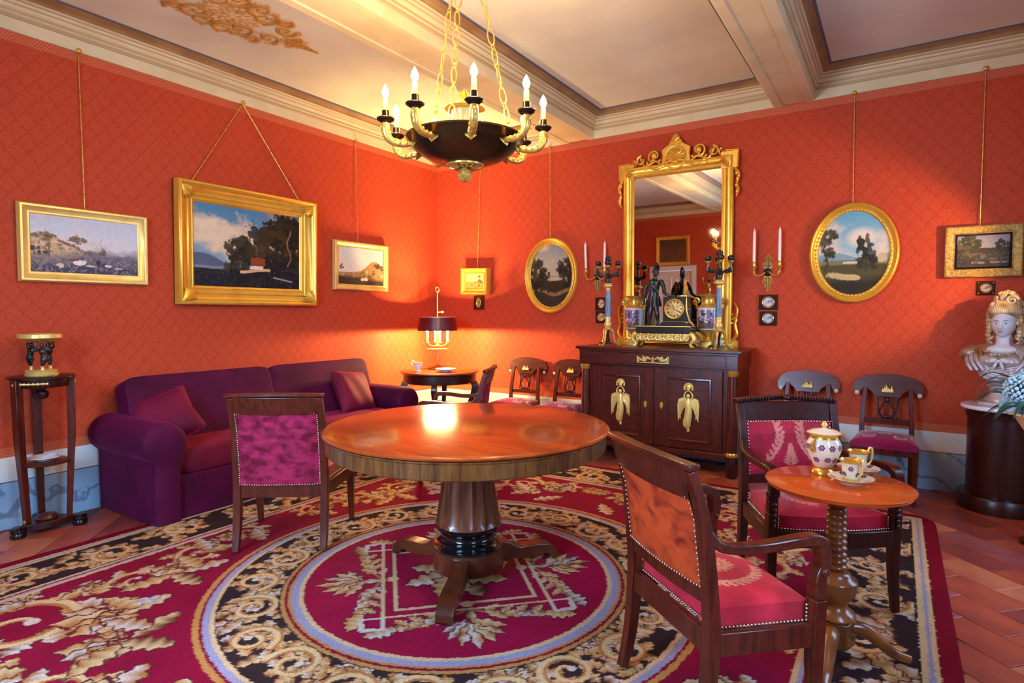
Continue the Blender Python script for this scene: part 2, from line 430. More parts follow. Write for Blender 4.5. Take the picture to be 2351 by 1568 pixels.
G['drape'] = mat('gilded_drapery', (196, 184, 184), 0.4, 0.35, c2=(150, 98, 40), nscale=5, ramp=(0.42, 0.62), distort=0.8)
G['shade'] = mat('maroon_lampshade', (92, 18, 26), 0.35, 0.0, coat=0.2)
G['leaf'] = mat('blue_green_leaf', (50, 96, 88), 0.4, c2=(28, 66, 50), nscale=6)
G['petal'] = mat('pale_blue_petal', (200, 226, 232), 0.6, c2=(160, 200, 216), nscale=30)
G['pot'] = mat('cream_pot', (226, 186, 140), 0.4)
G['bulb'] = mat('lit_bulb', (255, 230, 180), 0.4, emis=(1.0, 0.80, 0.50), estr=60)
G['bulb'].cycles.emission_sampling = 'NONE'      # the lamp at each bulb carries its light
def lamp(name, parent, loc, power, color=None, radius=0.018):
    l = bpy.data.lights.new(name, 'POINT'); l.energy = power; l.color = color or WARM; l.shadow_soft_size = radius
    o = bpy.data.objects.new(name, l); COL.objects.link(o); o.parent = parent; o.location = loc
    return o
G['tin'] = mat('pale_lamp_tube', (248, 238, 210), 0.4)
G['miniwood'] = mat('small_frame_wood', (52, 18, 12), 0.6, spec=0.2)
G['foot'] = mat('table_foot_wood', (100, 42, 18), 0.28, c2=(60, 22, 10), nscale=5, coat=0.25)
G['stem'] = mat('turned_walnut', (146, 86, 38), 0.26, c2=(98, 52, 22), nscale=8, coat=0.3)
G['pillow'] = mat('pillow_velvet', (122, 18, 48), 0.7, c2=(88, 10, 40), nscale=4, ramp=(0.3, 0.7), sheen=0.9, spec=0.2)
G['satin'] = mat('woven_satin', (255, 255, 255), 0.35, c2=(225, 215, 220), nscale=8, attr=True, sheen=0.3, spec=0.4)
G['ivory'] = mat('ivory', (222, 200, 170), 0.4)
G['glass'] = glass()
def mirror_mat():
    m, nt, p = nodes('old_mirror_glass'); L = nt.links
    p.inputs['Metallic'].default_value = 1; p.inputs['Roughness'].default_value = 0.03
    tc = N(nt, 'ShaderNodeTexCoord'); nz = N(nt, 'ShaderNodeTexNoise'); nz.inputs['Scale'].default_value = 13; nz.inputs['Detail'].default_value = 10; nz.inputs['Roughness'].default_value = 0.75
    mp = N(nt, 'ShaderNodeMapping'); mp.inputs['Scale'].default_value = (1, 1, 0.6)
    L.new(tc.outputs['Object'], mp.inputs[0]); L.new(mp.outputs[0], nz.inputs['Vector'])
    r = N(nt, 'ShaderNodeMapRange'); r.inputs['From Min'].default_value = 0.70; r.inputs['From Max'].default_value = 0.80
    L.new(nz.outputs['Fac'], r.inputs['Value'])
    mx = N(nt, 'ShaderNodeMix', data_type='RGBA'); mx.inputs[6].default_value = (0.86, 0.86, 0.84, 1); mx.inputs[7].default_value = (0.9, 0.85, 0.75, 1)
    L.new(r.outputs[0], mx.inputs[0]); L.new(mx.outputs[2], p.inputs['Base Color'])
    r2 = N(nt, 'ShaderNodeMapRange'); r2.inputs['To Min'].default_value = 0.02; r2.inputs['To Max'].default_value = 0.5
    L.new(r.outputs[0], r2.inputs['Value']); L.new(r2.outputs[0], p.inputs['Roughness'])
    return m
G['mirror'] = mirror_mat()
# ================================================================== the room
RX, RY, H, CZ = 6.04, -6.5, 3.209, 3.455
def wall_mesh(u0, u1, z0, z1, holes, put):
    mb = MB(); cur = u0
    for (a, b, c, d) in sorted(holes):
        if a > cur: put(mb, cur, a, z0, z1)
        if c > z0: put(mb, a, b, z0, c)
        if d < z1: put(mb, a, b, d, z1)
        cur = b
    if cur < u1: put(mb, cur, u1, z0, z1)
    return mb
WT = 0.16
SOUTH = [(0.52, 1.31, 0.0, 2.1), (2.15, 3.35, 0.45, 2.65)]
EAST = [(-5.5, -4.3, 0.45, 2.65), (-2.6, -1.4, 0.45, 2.65)]
struct(MB().box(-WT, 0, RY - WT, WT, -0.1, 3.62).build('wall_left', G['paper'], smooth=0))
struct(MB().box(0, RX, 0, WT, -0.1, 3.62).build('wall_back', G['paper'], smooth=0))
struct(wall_mesh(0, RX, -0.1, 3.62, SOUTH, lambda mb, a, b, c, d: mb.box(a, b, RY - WT, RY, c, d)).build('wall_front', G['paper'], smooth=0))
struct(wall_mesh(RY - WT, WT, -0.1, 3.62, EAST, lambda mb, a, b, c, d: mb.box(RX, RX + WT, a, b, c, d)).build('wall_right', G['paper'], smooth=0))
floor = struct(MB().box(0, RX, RY, 0, -0.1, -0.006).build('floor', G['floor'], smooth=0))
struct(MB().box(0, RX, RY, 0, CZ, 3.6).build('ceiling', G['panel'], smooth=0))
ceiling = bpy.data.objects['ceiling']
# windows and door (behind the camera; seen in the mirror and in gloss)
def window(n, horiz, a, b, z0, z1, w):
    def put(mb, u0, u1, d0, d1, c, d):
        if horiz: mb.box(u0, u1, w - d1, w - d0, c, d)
        else: mb.box(w + d0, w + d1, u0, u1, c, d)
    fr = MB(); t = 0.07
    put(fr, a, b, 0.03, 0.10, z0, z0 + t); put(fr, a, b, 0.03, 0.10, z1 - t, z1)
    put(fr, a, a + t, 0.03, 0.10, z0 + t, z1 - t); put(fr, b - t, b, 0.03, 0.10, z0 + t, z1 - t)
    m = (a + b) / 2; put(fr, m - 0.045, m + 0.045, 0.03, 0.10, z0 + t, z1 - t)
    o = struct(fr.build('window_%d' % n, G['white'], smooth=0))
    for k, (u0, u1) in enumerate(((a + t, m - 0.045), (m + 0.045, b - t))):
        hs = np.linspace(z0 + t, z1 - t, 4)
        for j in range(3):
            g = MB(); put(g, u0 + .004, u1 - .004, 0.06, 0.066, hs[j] + 0.015, hs[j+1] - 0.015); g.build('pane', G['glass'], o, smooth=0)
            if j: r = MB(); put(r, u0, u1, 0.045, 0.085, hs[j] - 0.015, hs[j] + 0.015); r.build('glazing_bar', G['white'], o, smooth=0)
    return o
window(1, True, 2.15, 3.35, 0.45, 2.65, RY); window(2, False, -2.6, -1.4, 0.45, 2.65, RX); window(3, False, -5.5, -4.3, 0.45, 2.65, RX)
dr = struct(MB().box(0.53, 1.30, RY - 0.08, RY - 0.04, 0.0, 2.09).build('door_1', G['white'], smooth=0, bevel=0.003))
for (a, b) in ((0.60, 0.88), (0.95, 1.23)):
    for (c, d) in ((0.15, 0.85), (0.98, 1.96)):
        MB().rectsweep(b - a, d - c, [(0, 0), (0.01, 0.012), (0.03, 0.012), (0.05, 0.0)], T=Tm((a+b)/2, RY - 0.04, (c+d)/2, rz=PI)).build('panel', G['white'], dr, smooth=0)
cs = MB()
cs.box(0.43, 0.52, RY, RY + 0.03, 0, 2.19); cs.box(1.31, 1.40, RY, RY + 0.03, 0, 2.19); cs.box(0.52, 1.31, RY, RY + 0.03, 2.10, 2.19)
struct(cs.build('trim_1', G['white'], smooth=0, bevel=0.006))
# beams and coffers
for n, (a, b) in enumerate(((1.78, 2.12), (3.88, 4.175))):
    poly = [(a, H), (a + .055, H), (a + .062, H + .010), (b - .062, H + .010), (b - .055, H), (b, H), (b, CZ), (a, CZ)]
    struct(MB().prism(poly, RY, 0, 'y').build('trim_%d' % (n + 2), G['cream'], smooth=0))
PROF = [(0.0, H), (0.012, H + .002), (0.016, H + .082), (0.026, H + .088), (0.026, H + .108), (0.034, H + .116), (0.036, H + .134), (0.046, H + .142),
        (0.05, H + .158), (0.058, H + .166), (0.062, H + .182), (0.074, H + .19), (0.082, H + .197)]
COVE = [(0.082, H + .197), (0.088, H + .212), (0.100, H + .224), (0.116, H + .231), (0.130, H + .234), (0.132, H + .238)]
LINE = [(0.132, H + .238), (0.146, H + .240), (0.150, CZ + .001)]
def ring(x0, x1, y0, y1, prof):
    mb = MB(); v = []; f = []
    for (d, z) in prof: v += [(x0 + d, y0 + d, z), (x1 - d, y0 + d, z), (x1 - d, y1 - d, z), (x0 + d, y1 - d, z)]
    for i in range(len(prof) - 1):
        for j in range(4):
            k = (j + 1) % 4; f.append((i*4+k, i*4+j, i*4+4+j, i*4+4+k))
    return mb.add(v, f)
for n, (a, b) in enumerate(((0, 1.78), (2.12, 3.88), (4.175, RX))):
    o = struct(ring(a, b, RY, 0, PROF).build('trim_%d' % (n + 4), G['cream'], smooth=25))
    for (k0, k1) in ((2, 4), (5, 6), (8, 9), (10, 11)):
        ring(a, b, RY, 0, [(d + .0012, z - .0012) for d, z in PROF[k0:k1+1]]).build('fillet_shade', G['fillet'], o, smooth=0)  # darker strips over the fillets imitate shadow lines in the moulding
    ring(a, b, RY, 0, COVE).build('cove', G['tan'], o, smooth=60); ring(a, b, RY, 0, LINE).build('painted_line', G['line'], o, smooth=0)
# paper borders, white band, marble band
for n, (nm, x0, x1, y0, y1) in enumerate((('left', 0, 1, RY, 0), ('back', 0, RX, -1, 0), ('right', RX - 1, RX, RY, 0))):
    def strip(nm2, t, z0, z1, m, bev=0):
        if nm == 'left': mb = MB().box(0, t, RY, 0, z0, z1)
        elif nm == 'back': mb = MB().box(0, RX, -t, 0, z0, z1)
        else:
            mb = MB()
            for (a_, b_) in (((RY, 0),) if z0 > 2.6 or z1 < .46 else ((RY, -5.5), (-4.3, -2.6), (-1.4, 0))): mb.box(RX - t, RX, a_, b_, z0, z1)
        return mb.build(nm2, m, smooth=0, bevel=bev)
    struct(strip('trim_%d' % (7 + n), 0.003, H - 0.066, H - 0.0005, G['border']))
    struct(strip('trim_%d' % (10 + n), 0.003, 0.4635, 0.525, G['border']))
    b = struct(strip('baseboard_' + nm, 0.018, 0.305, 0.4635, G['white'], 0.004))
    c = strip('marble_band', 0.022, -0.003, 0.30, G['marble'], 0.003); c.parent = b
struct(MB().box(0, RX, RY, RY + 0.003, H - 0.066, H - 0.0005).build('trim_13', G['border'], smooth=0))
fb = MB(); fm = MB()
for (a, b) in ((0, 0.43), (1.40, RX)):
    fb.box(a, b, RY, RY + 0.018, 0.305, 0.4499); fm.box(a, b, RY, RY + 0.022, -0.003, 0.30)
o = struct(fb.build('baseboard_front', G['white'], smooth=0)); fm.build('marble_band', G['marble'], o, smooth=0)
# ------------------------------------------------------------------ terracotta tiles, laid diagonally
RUG = (0.69, 5.08, -5.72, -0.82)
cy_, sy_ = math.cos(0.57514), math.sin(0.57514)
def depth_px(x, y):
    dx, dy = x - CAM[0], y - CAM[1]
    k = -sy_*dx + cy_*dy
    if k < 0.8: return None
    u = 1175.5 + 1362*(cy_*dx + sy_*dy)/k; v = 719 + 1362*1.4/k
    return (k, u, v)
TL, TW, GP = 0.36, 0.20, 0.004
e1 = (math.sqrt(.5), -math.sqrt(.5)); e2 = (math.sqrt(.5), math.sqrt(.5))
tiles = []
for j in range(-60, 60):
    for i in range(-40, 40):
        s = (i + 0.5*(j % 2)) * TL; t = j * TW
        x = 3.0 + s*e1[0] + t*e2[0]; y = -3.2 + s*e1[1] + t*e2[1]
        if not (0.03 < x < RX - 0.03 and RY + 0.03 < y < -0.03): continue
        if RUG[0] + .17 < x < RUG[1] - .17 and RUG[2] + .17 < y < RUG[3] - .17: continue
        tiles.append((x, y))
def tile_mesh(m):
    a, b = TL/2 - GP/2, TW/2 - GP/2; q = 0.0015
    mb = MB().frus([(-a,-b,-.02),(a,-b,-.02),(a,b,-.02),(-a,b,-.02)], [(-a,-b,-q),(a,-b,-q),(a,b,-q),(-a,b,-q)])
    mb.frus([(-a,-b,-q),(a,-b,-q),(a,b,-q),(-a,b,-q)], [(-a+q,-b+q,0),(a-q,-b+q,0),(a-q,b-q,0),(-a+q,b-q,0)])
    o = mb.build('tile', m, smooth=0); me = o.data; bpy.data.objects.remove(o); return me
tms = [tile_mesh(G[k]) for k in ('terra', 'terra', 'terra2', 'terra3', 'terra4')]
def score(t):
    d = depth_px(*t)
    if d is None: return -1
    k, u, v = d
    return (1 if (-60 < u < 2410 and v < 1640) else 0) / k
tiles.sort(key=score, reverse=True)
far = MB()
for n, (x, y) in enumerate(tiles):
    zz = random.uniform(-0.0012, 0.0)
    if n < 300:
        o = bpy.data.objects.new('tile', random.choice(tms)); COL.objects.link(o); o.parent = floor
        o.location = (x, y, zz); o.rotation_euler = (random.uniform(-.003,.003), random.uniform(-.003,.003), -PI/4)
    else:
        T = Tm(x, y, zz, rz=-PI/4); a, b = TL/2 - GP/2, TW/2 - GP/2
        far.box(-a, a, -b, b, -.02, -.0005, T)
o = far.build('tile_paving', G['terra'], floor, smooth=0); o['kind'] = 'stuff'

# ================================================================== the rug
class Canvas:
    def __init__(s, x0, x1, y0, y1, res):
        s.x0, s.y0, s.res = x0, y0, res
        s.nx = int(round((x1-x0)/res)) + 1; s.ny = int(round((y1-y0)/res)) + 1
        s.X, s.Y = np.meshgrid(x0 + np.arange(s.nx)*res, y0 + np.arange(s.ny)*res)
        s.C = np.zeros((s.ny, s.nx, 3), np.float32); s.clip = None
    def win(s, x, y, r):
        i0 = max(0, int((x-r-s.x0)/s.res)); i1 = min(s.nx, int((x+r-s.x0)/s.res)+2)
        j0 = max(0, int((y-r-s.y0)/s.res)); j1 = min(s.ny, int((y+r-s.y0)/s.res)+2)
        return (slice(j0, max(j0, j1)), slice(i0, max(i0, i1)))
    def fill(s, mask, c): s.C[mask] = c
    def leaf(s, x, y, ang, L, w, ca, cb, lobes=3, alpha=1.0):
        W = s.win(x + math.cos(ang)*L/2, y + math.sin(ang)*L/2, max(L*.62, w*1.2))
        X, Y = s.X[W], s.Y[W]
        if X.size == 0: return
        dx, dy = X-x, Y-y; ca_, sa_ = math.cos(ang), math.sin(ang)
        u = (dx*ca_ + dy*sa_)/L; t = (-dx*sa_ + dy*ca_)
        uu = np.clip(u, 0, 1)
        pr = w*np.sin(PI*uu**0.8)**0.75*(1 + 0.28*np.sin(uu*PI*2*lobes)*(lobes > 0))
        m = (u > 0) & (u < 1) & (np.abs(t) < pr)
        if s.clip is not None: m &= s.clip[W]
        k = np.clip(0.5 + 0.55*t/np.maximum(pr, 1e-5) + 0.22*np.sin(uu*PI*2*lobes + 1), 0, 1)[..., None]
        col = np.array(ca)*(1-k) + np.array(cb)*k
        sub = s.C[W]; sub[m] = (sub[m]*(1-alpha) + col[m]*alpha); s.C[W] = sub
    def disc(s, x, y, r, c):
        W = s.win(x, y, r); m = (s.X[W]-x)**2 + (s.Y[W]-y)**2 < r*r
        if s.clip is not None: m &= s.clip[W]
        sub = s.C[W]; sub[m] = c; s.C[W] = sub
    def stroke(s, pts, w0, w1, ca, cb):
        n = len(pts)
        for k, (x, y) in enumerate(pts): s.disc(x, y, w0 + (w1-w0)*k/(n-1), cb)
        for k, (x, y) in enumerate(pts):
            w = w0 + (w1-w0)*k/(n-1); a, b = pts[min(k+1, n-1)], pts[max(k-1, 0)]
            dx, dy = a[0]-b[0], a[1]-b[1]; l = math.hypot(dx, dy) + 1e-9
            s.disc(x - dy/l*w*.3, y + dx/l*w*.3, w*.62, ca)
    def line(s, a, b, w, c):
        n = max(2, int(math.hypot(b[0]-a[0], b[1]-a[1])/(w*.6)))
        for k in range(n+1): s.disc(a[0]+(b[0]-a[0])*k/n, a[1]+(b[1]-a[1])*k/n, w, c)
PAL = {k: lin(v) for k, v in dict(cream=(216,178,128), gold=(178,116,60), brown=(122,72,38), pale=(210,190,172), lilac=(158,148,172), crim=(134,10,44), crim2=(152,12,52),
       dark=(52,34,36), orange=(192,132,70), blue=(110,140,176), pink=(206,110,150), edge=(128,6,30)).items()}
def rug_colors():
    x0, x1, y0, y1 = RUG
    cv = Canvas(x0, x1, y0, y1, 0.0066)
    X, Y = cv.X, cv.Y
    wob = (fbm(X, Y, 60, 2, 3) - .5)*0.010
    d = np.minimum(np.minimum(X-x0, x1-X), np.minimum(Y-y0, y1-Y)) + wob
    P = PAL
    cv.C[:] = P['crim']
    nz = fbm(X, Y, 6, 4, 9)[..., None]
    cv.C[:] = np.array(P['crim'])*(0.85 + 0.4*nz)
    def band(a, b, c): cv.C[(d >= a) & (d < b)] = P[c]
    band(-1, .075, 'edge'); band(.075, .095, 'cream'); band(.095, .112, 'lilac'); band(.112, .138, 'cream')
    band(.138, .485, 'dark'); band(.485, .505, 'cream'); band(.505, .520, 'crim'); band(.520, .537, 'lilac'); band(.537, .56, 'cream')
    mx, my = 2.89, -3.27
    r = np.hypot(X-mx, Y-my) + wob
    th = np.arctan2(Y-my, X-mx)
    rnd = random.Random(5); EDGE = [lin((96, 34, 34))]
    cols = ['cream', 'gold', 'pale', 'orange']
    def lf(x, y, a, L, w, lobes=3):
        ca = P[rnd.choice(['cream', 'cream', 'pale'])]; cb = P[rnd.choice(['gold', 'gold', 'brown', 'orange'])]
        if rnd.random() < .5: ca, cb = cb, ca
        cv.leaf(x - math.cos(a)*L*.03, y - math.sin(a)*L*.03, a, L*1.07, w*1.26, EDGE[0], EDGE[0], lobes)
        cv.leaf(x, y, a, L, w, ca, cb, lobes)
    def scroll(cx, cy, R, a0, turns, sg, w, leafL, inner=.18, nleaf=9):
        pts = []
        n = max(20, int(60*turns*R/.1))
        n = min(n, 110)
        for k in range(n+1):
            t = k/n; rr = R*(1-(1-inner)*t**0.85); a = a0 + sg*2*PI*turns*t
            pts.append((cx + rr*math.cos(a), cy + rr*math.sin(a)))
        for q in range(nleaf):
            t = q/nleaf*0.8; rr = R*(1-(1-inner)*t**0.85); a = a0 + sg*2*PI*turns*t
            for o, sc in ((0.75, 1.0), (-0.35, .6)):
                if o < 0 and q % 2: continue
                lf(cx + rr*math.cos(a), cy + rr*math.sin(a), a + (sg*0.9 if o > 0 else PI - sg*.9), leafL*sc*(1-.45*t)*rnd.uniform(.85, 1.2), leafL*.30*sc, 3)
        cv.stroke(pts, w, w*.45, P['cream'], P['gold'])
        k = len(pts)-1; cv.disc(pts[k][0], pts[k][1], w*.8, P['pale'])
    # ---- field: four mirrored corners
    cv.clip = (d > .565) & (r > 1.275)
    for sx in (-1, 1):
        for sy in (-1, 1):
            def Q(a, b): return (mx + sx*a, my + sy*b)
            def A(t): return math.atan2(sy*math.sin(t), sx*math.cos(t))
            sg = sx*sy
            def fan(a, b, t0, t1, n, L, w):
                for k in range(n):
                    t = t0 + (t1-t0)*k/max(1, n-1); p = Q(a, b); lf(p[0], p[1], A(t), L*rnd.uniform(.8, 1.1)*(1 - .3*abs(2*k/max(1,n-1)-1)), w, 3)
            p = Q(1.30, 1.50); scroll(p[0], p[1], .34, A(2.3), 1.6, -sg, .040, .17, .16, 13)
            p = Q(1.42, .62); scroll(p[0], p[1], .15, A(-1.2), 1.4, sg, .022, .10, .2, 8)
            p = Q(.62, 1.62); scroll(p[0], p[1], .19, A(2.8), 1.4, -sg, .024, .12, .2, 8)
            p = Q(1.36, .98); scroll(p[0], p[1], .13, A(1.2), 1.3, -sg, .020, .10, .2, 8)
            p = Q(.98, 1.72); scroll(p[0], p[1], .12, A(.4), 1.3, sg, .020, .10, .2, 8)
            p = Q(.28, 1.70); scroll(p[0], p[1], .12, A(1.6), 1.3, sg, .018, .09, .2, 8)
            p = Q(1.50, .26); scroll(p[0], p[1], .11, A(.3), 1.3, -sg, .018, .09, .2, 8)
            fan(1.02, 1.16, -.3, 2.2, 9, .30, .060); fan(.80, 1.30, .2, 2.6, 7, .24, .05); fan(1.28, .78, -.9, 1.4, 6, .2, .045); fan(1.55, 1.40, -.6, 1.6, 6, .2, .05); fan(1.15, 1.75, .3, 2.6, 7, .2, .05); fan(.45, 1.42, .2, 2.4, 6, .2, .045); fan(1.45, 1.10, .6, 2.6, 5, .18, .045); fan(.95, 1.72, 2.2, 4.2, 5, .2, .045)
            fan(1.50, .30, .4, 2.4, 5, .16, .04); fan(.25, 1.62, -.6, 1.6, 6, .22, .05); fan(.10, 1.72, 2.0, 3.6, 4, .16, .04)
            for k in range(16):
                t = .22 + 1.12*k/15; rr = 1.33 + .10*(k % 3); p = Q(rr*math.cos(t), rr*math.sin(t)); lf(p[0], p[1], A(t + (.9 if k % 2 else -.6)), .24, .045, 4)
            for q in range(7):
                p = Q(1.08 + .05*rnd.uniform(-1, 1), 1.05 + .06*rnd.uniform(-1, 1)); cv.leaf(p[0], p[1], rnd.uniform(0, 6), .05, .018, P['pink' if q % 2 else 'blue'], P['pale'], 0)
    cv.clip = None
    # ---- medallion rings
    for (a, b, c) in ((1.235, 1.262, 'orange'), (1.222, 1.235, 'crim'), (1.192, 1.222, 'lilac'), (1.172, 1.192, 'cream'), (.893, 1.172, 'dark'),
                      (.873, .893, 'orange'), (.858, .873, 'crim'), (.845, .858, 'orange'), (.808, .845, 'lilac'), (.786, .808, 'cream')):
        cv.C[(r >= a) & (r < b)] = P[c]
    m = r < .786
    cv.C[m] = (np.array(P['crim2'])*(0.8 + 0.45*fbm(X, Y, 5, 4, 21)[..., None]))[m]
    cv.clip = (r > .90) & (r < 1.168); EDGE[0] = lin((70, 40, 34))
    nu = 22
    for k in range(nu):
        a = 2*PI*k/nu + .1; sg = 1 if k % 2 else -1
        cx, cy = mx + (1.03 + .02*sg)*math.cos(a), my + (1.03 + .02*sg)*math.sin(a)
        for q in range(8):
            aa = a + rnd.uniform(-.16, .16); rr = rnd.uniform(.90, 1.14)
            lf(mx + rr*math.cos(aa), my + rr*math.sin(aa), aa + PI/2 + sg*rnd.uniform(.3, 1.6), .15, .030, 3)
        scroll(cx, cy, .120, a + PI/2*sg + .4, 1.5, sg, .022, .090, .2, 9)
    # ---- border scrolls
    cv.clip = (d > .148) & (d < .476)
    def run(ax, ay, bx, by):
        L = math.hypot(bx-ax, by-ay); n = int(round(L/.42)); ux, uy = (bx-ax)/L, (by-ay)/L
        for k in range(n+1):
            sg = 1 if k % 2 else -1; x, y = ax + ux*L*k/n, ay + uy*L*k/n; a = math.atan2(uy, ux)
            for q in range(9):
                ox, oy = rnd.uniform(-.2, .2), rnd.uniform(-.13, .13)
                lf(x + ux*ox - uy*oy, y + uy*ox + ux*oy, a + sg*rnd.uniform(-.2, 1.3) + (PI if rnd.random() < .5 else 0), .18, .035, 3)
            scroll(x - uy*.03*sg, y + ux*.03*sg, .135, a + sg*1.2, 1.4, sg, .022, .10, .2, 9)
    q = .312
    run(x0+q, y0+q, x1-q, y0+q); run(x0+q, y1-q, x1-q, y1-q); run(x0+q, y0+q+.4, x0+q, y1-q-.4); run(x1-q, y0+q+.4, x1-q, y1-q-.4)
    # ---- centre: double diamond, key loops, palmettes and sprays
    cv.clip = r < .775; EDGE[0] = lin((104, 14, 40))
    def DM(h, w, c):
        m = np.abs(np.abs(X-mx) + np.abs(Y-my) - h + wob*.6) < w
        cv.C[m & cv.clip] = P[c]
    for k in range(4):
        a = PI/4 + k*PI/2; ux, uy = math.cos(a), math.sin(a)
        for s in (-1, 1):
            base = (mx + ux*.40, my + uy*.40)
            cv.line(base, (mx + ux*.50 - s*uy*.20, my + uy*.50 + s*ux*.20), .007, P['gold'])
            for q in range(4):
                t = .075 + .07*q; px, py = mx + ux*(.42 + .022*q) - s*uy*t, my + uy*(.42 + .022*q) + s*ux*t
                lf(px, py, a + s*(.75 + .14*q), .13 - .008*q, .026, 3)
                lf(px, py, a + s*(2.1 + .08*q), .085, .020, 3)
            lf(mx + ux*.50 - s*uy*.34, my + uy*.50 + s*ux*.34, a + s*1.25, .15, .04, 4)
        for q in range(7):
            lf(mx + ux*.50, my + uy*.50, a + (q-3)*.36, .24 - .025*abs(q-3), .026, 3)
        lf(mx + ux*.36, my + uy*.36, a, .17, .022, 2)
        for q in range(2): lf(mx + ux*.04, my + uy*.04, a + (q-.5)*.9 + PI/4, .26, .06, 4)
        cv.disc(mx + ux*.345, my + uy*.345, .040, P['crim2']); cv.disc(mx + ux*.345, my + uy*.345, .030, P['cream'])
    DM(.56, .012, 'cream'); DM(.475, .015, 'cream')
    for k in range(4):
        a = k*PI/2; ux, uy = math.cos(a), math.sin(a)
        for s in (-1, 1):
            c = (mx + ux*.56, my + uy*.56)
            e = [c, (c[0] + .10*(ux*.7 - s*uy*.7), c[1] + .10*(uy*.7 + s*ux*.7))]
            e.append((e[1][0] + .09*(ux*.7 + s*uy*.7) - 0, e[1][1] + .09*(uy*.7 - s*ux*.7)))
            e.append((e[2][0] - .06*(ux*.7 - s*uy*.7), e[2][1] - .06*(uy*.7 + s*ux*.7)))
            for q in range(len(e)-1): cv.line(e[q], e[q+1], .009, P['pale'])
    cv.clip = None
    # wool wear
    cv.C *= (0.82 + 0.36*fbm(X, Y, 3, 4, 33)[..., None])
    keep = np.ones(X.shape, bool); rc = .16
    for (cx, cy, qx, qy) in ((x0+rc, y0+rc, -1, -1), (x1-rc, y0+rc, 1, -1), (x0+rc, y1-rc, -1, 1), (x1-rc, y1-rc, 1, 1)):
        reg = ((X-cx)*qx > 0) & ((Y-cy)*qy > 0) & (np.hypot(X-cx, Y-cy) > rc); keep &= ~reg
    return cv, keep
def build_rug():
    cv, keep = rug_colors()
    ny, nx = cv.ny, cv.nx
    Z = 0.006 + 0.003*fbm(cv.X, cv.Y, 90, 2, 5)
    edge = np.minimum(np.minimum(cv.X-RUG[0], RUG[1]-cv.X), np.minimum(cv.Y-RUG[2], RUG[3]-cv.Y)) < 0.004
    Z[edge] = 0.001
    co = np.stack([cv.X, cv.Y, Z], -1).reshape(-1, 3).astype(np.float32)
    idx = np.arange(ny*nx).reshape(ny, nx)
    q = np.stack([idx[:-1,:-1], idx[:-1,1:], idx[1:,1:], idx[1:,:-1]], -1)
    kf = keep[:-1,:-1] & keep[:-1,1:] & keep[1:,1:] & keep[1:,:-1]
    q = q[kf]
    used = np.zeros(ny*nx, bool); used[q.ravel()] = True
    remap = np.cumsum(used) - 1
    q = remap[q]; co = co[used]; col = cv.C.reshape(-1, 3)[used]
    me = bpy.data.meshes.new('rug')
    me.vertices.add(len(co)); me.vertices.foreach_set('co', co.ravel())
    me.loops.add(q.size); me.loops.foreach_set('vertex_index', q.ravel().astype(np.int32))
    me.polygons.add(len(q)); me.polygons.foreach_set('loop_start', np.arange(0, q.size, 4, dtype=np.int32))
    me.update(calc_edges=True)
    at = me.color_attributes.new('Col', 'FLOAT_COLOR', 'POINT')
    arr = np.ones((len(co), 4), np.float32); arr[:, :3] = col; at.data.foreach_set('color', arr.ravel())
    me.materials.append(G['rug']); me.shade_smooth()
    o = bpy.data.objects.new('rug', me); COL.objects.link(o)
    return tag(o, 'crimson wool rug with a round medallion and dark scrolled borders covering the floor', 'rug')
build_rug()
FZ = 0.010   # height of the rug's pile: what stands on it starts here
# ================================================================== pictures
def C3(c): return np.array(lin(c), np.float32)
def canvas_grid(nx, ny):
    U, V = np.meshgrid(np.linspace(0, 1, nx), np.linspace(0, 1, ny)); return U, V
def mixc(C, m, c):
    m = np.clip(m, 0, 1)[..., None]; return C*(1-m) + np.asarray(c)*m
def sky(U, V, top, bot): 
    t = np.clip(V, 0, 1)[..., None]; return C3(bot)*(1-t) + C3(top)*t
def tree(C, U, V, x, y, rx, ry, c1, c2, seed, asp=1.5, n=16):
    rnd = random.Random(seed); n1 = fbm(U*asp, V, 22, 4, seed)
    for k in range(n):
        a = rnd.uniform(0, 6.28); q = rnd.random()**.5
        cx, cy = x + rx*q*math.cos(a), y + ry*q*math.sin(a); r = rnd.uniform(.22, .45)
        d = np.hypot((U-cx)/(rx*r), (V-cy)/(ry*r)) + (n1-.5)*1.8
        m = (d < 1)*1.0
        cc = C3(c1) if rnd.random() < .6 else C3(c2)
        C = mixc(C, m*(.9), cc*(0.75 + .5*rnd.random()))
    return C
def below(V, h, soft=.006): return np.clip((h - V)/soft + .5, 0, 1)
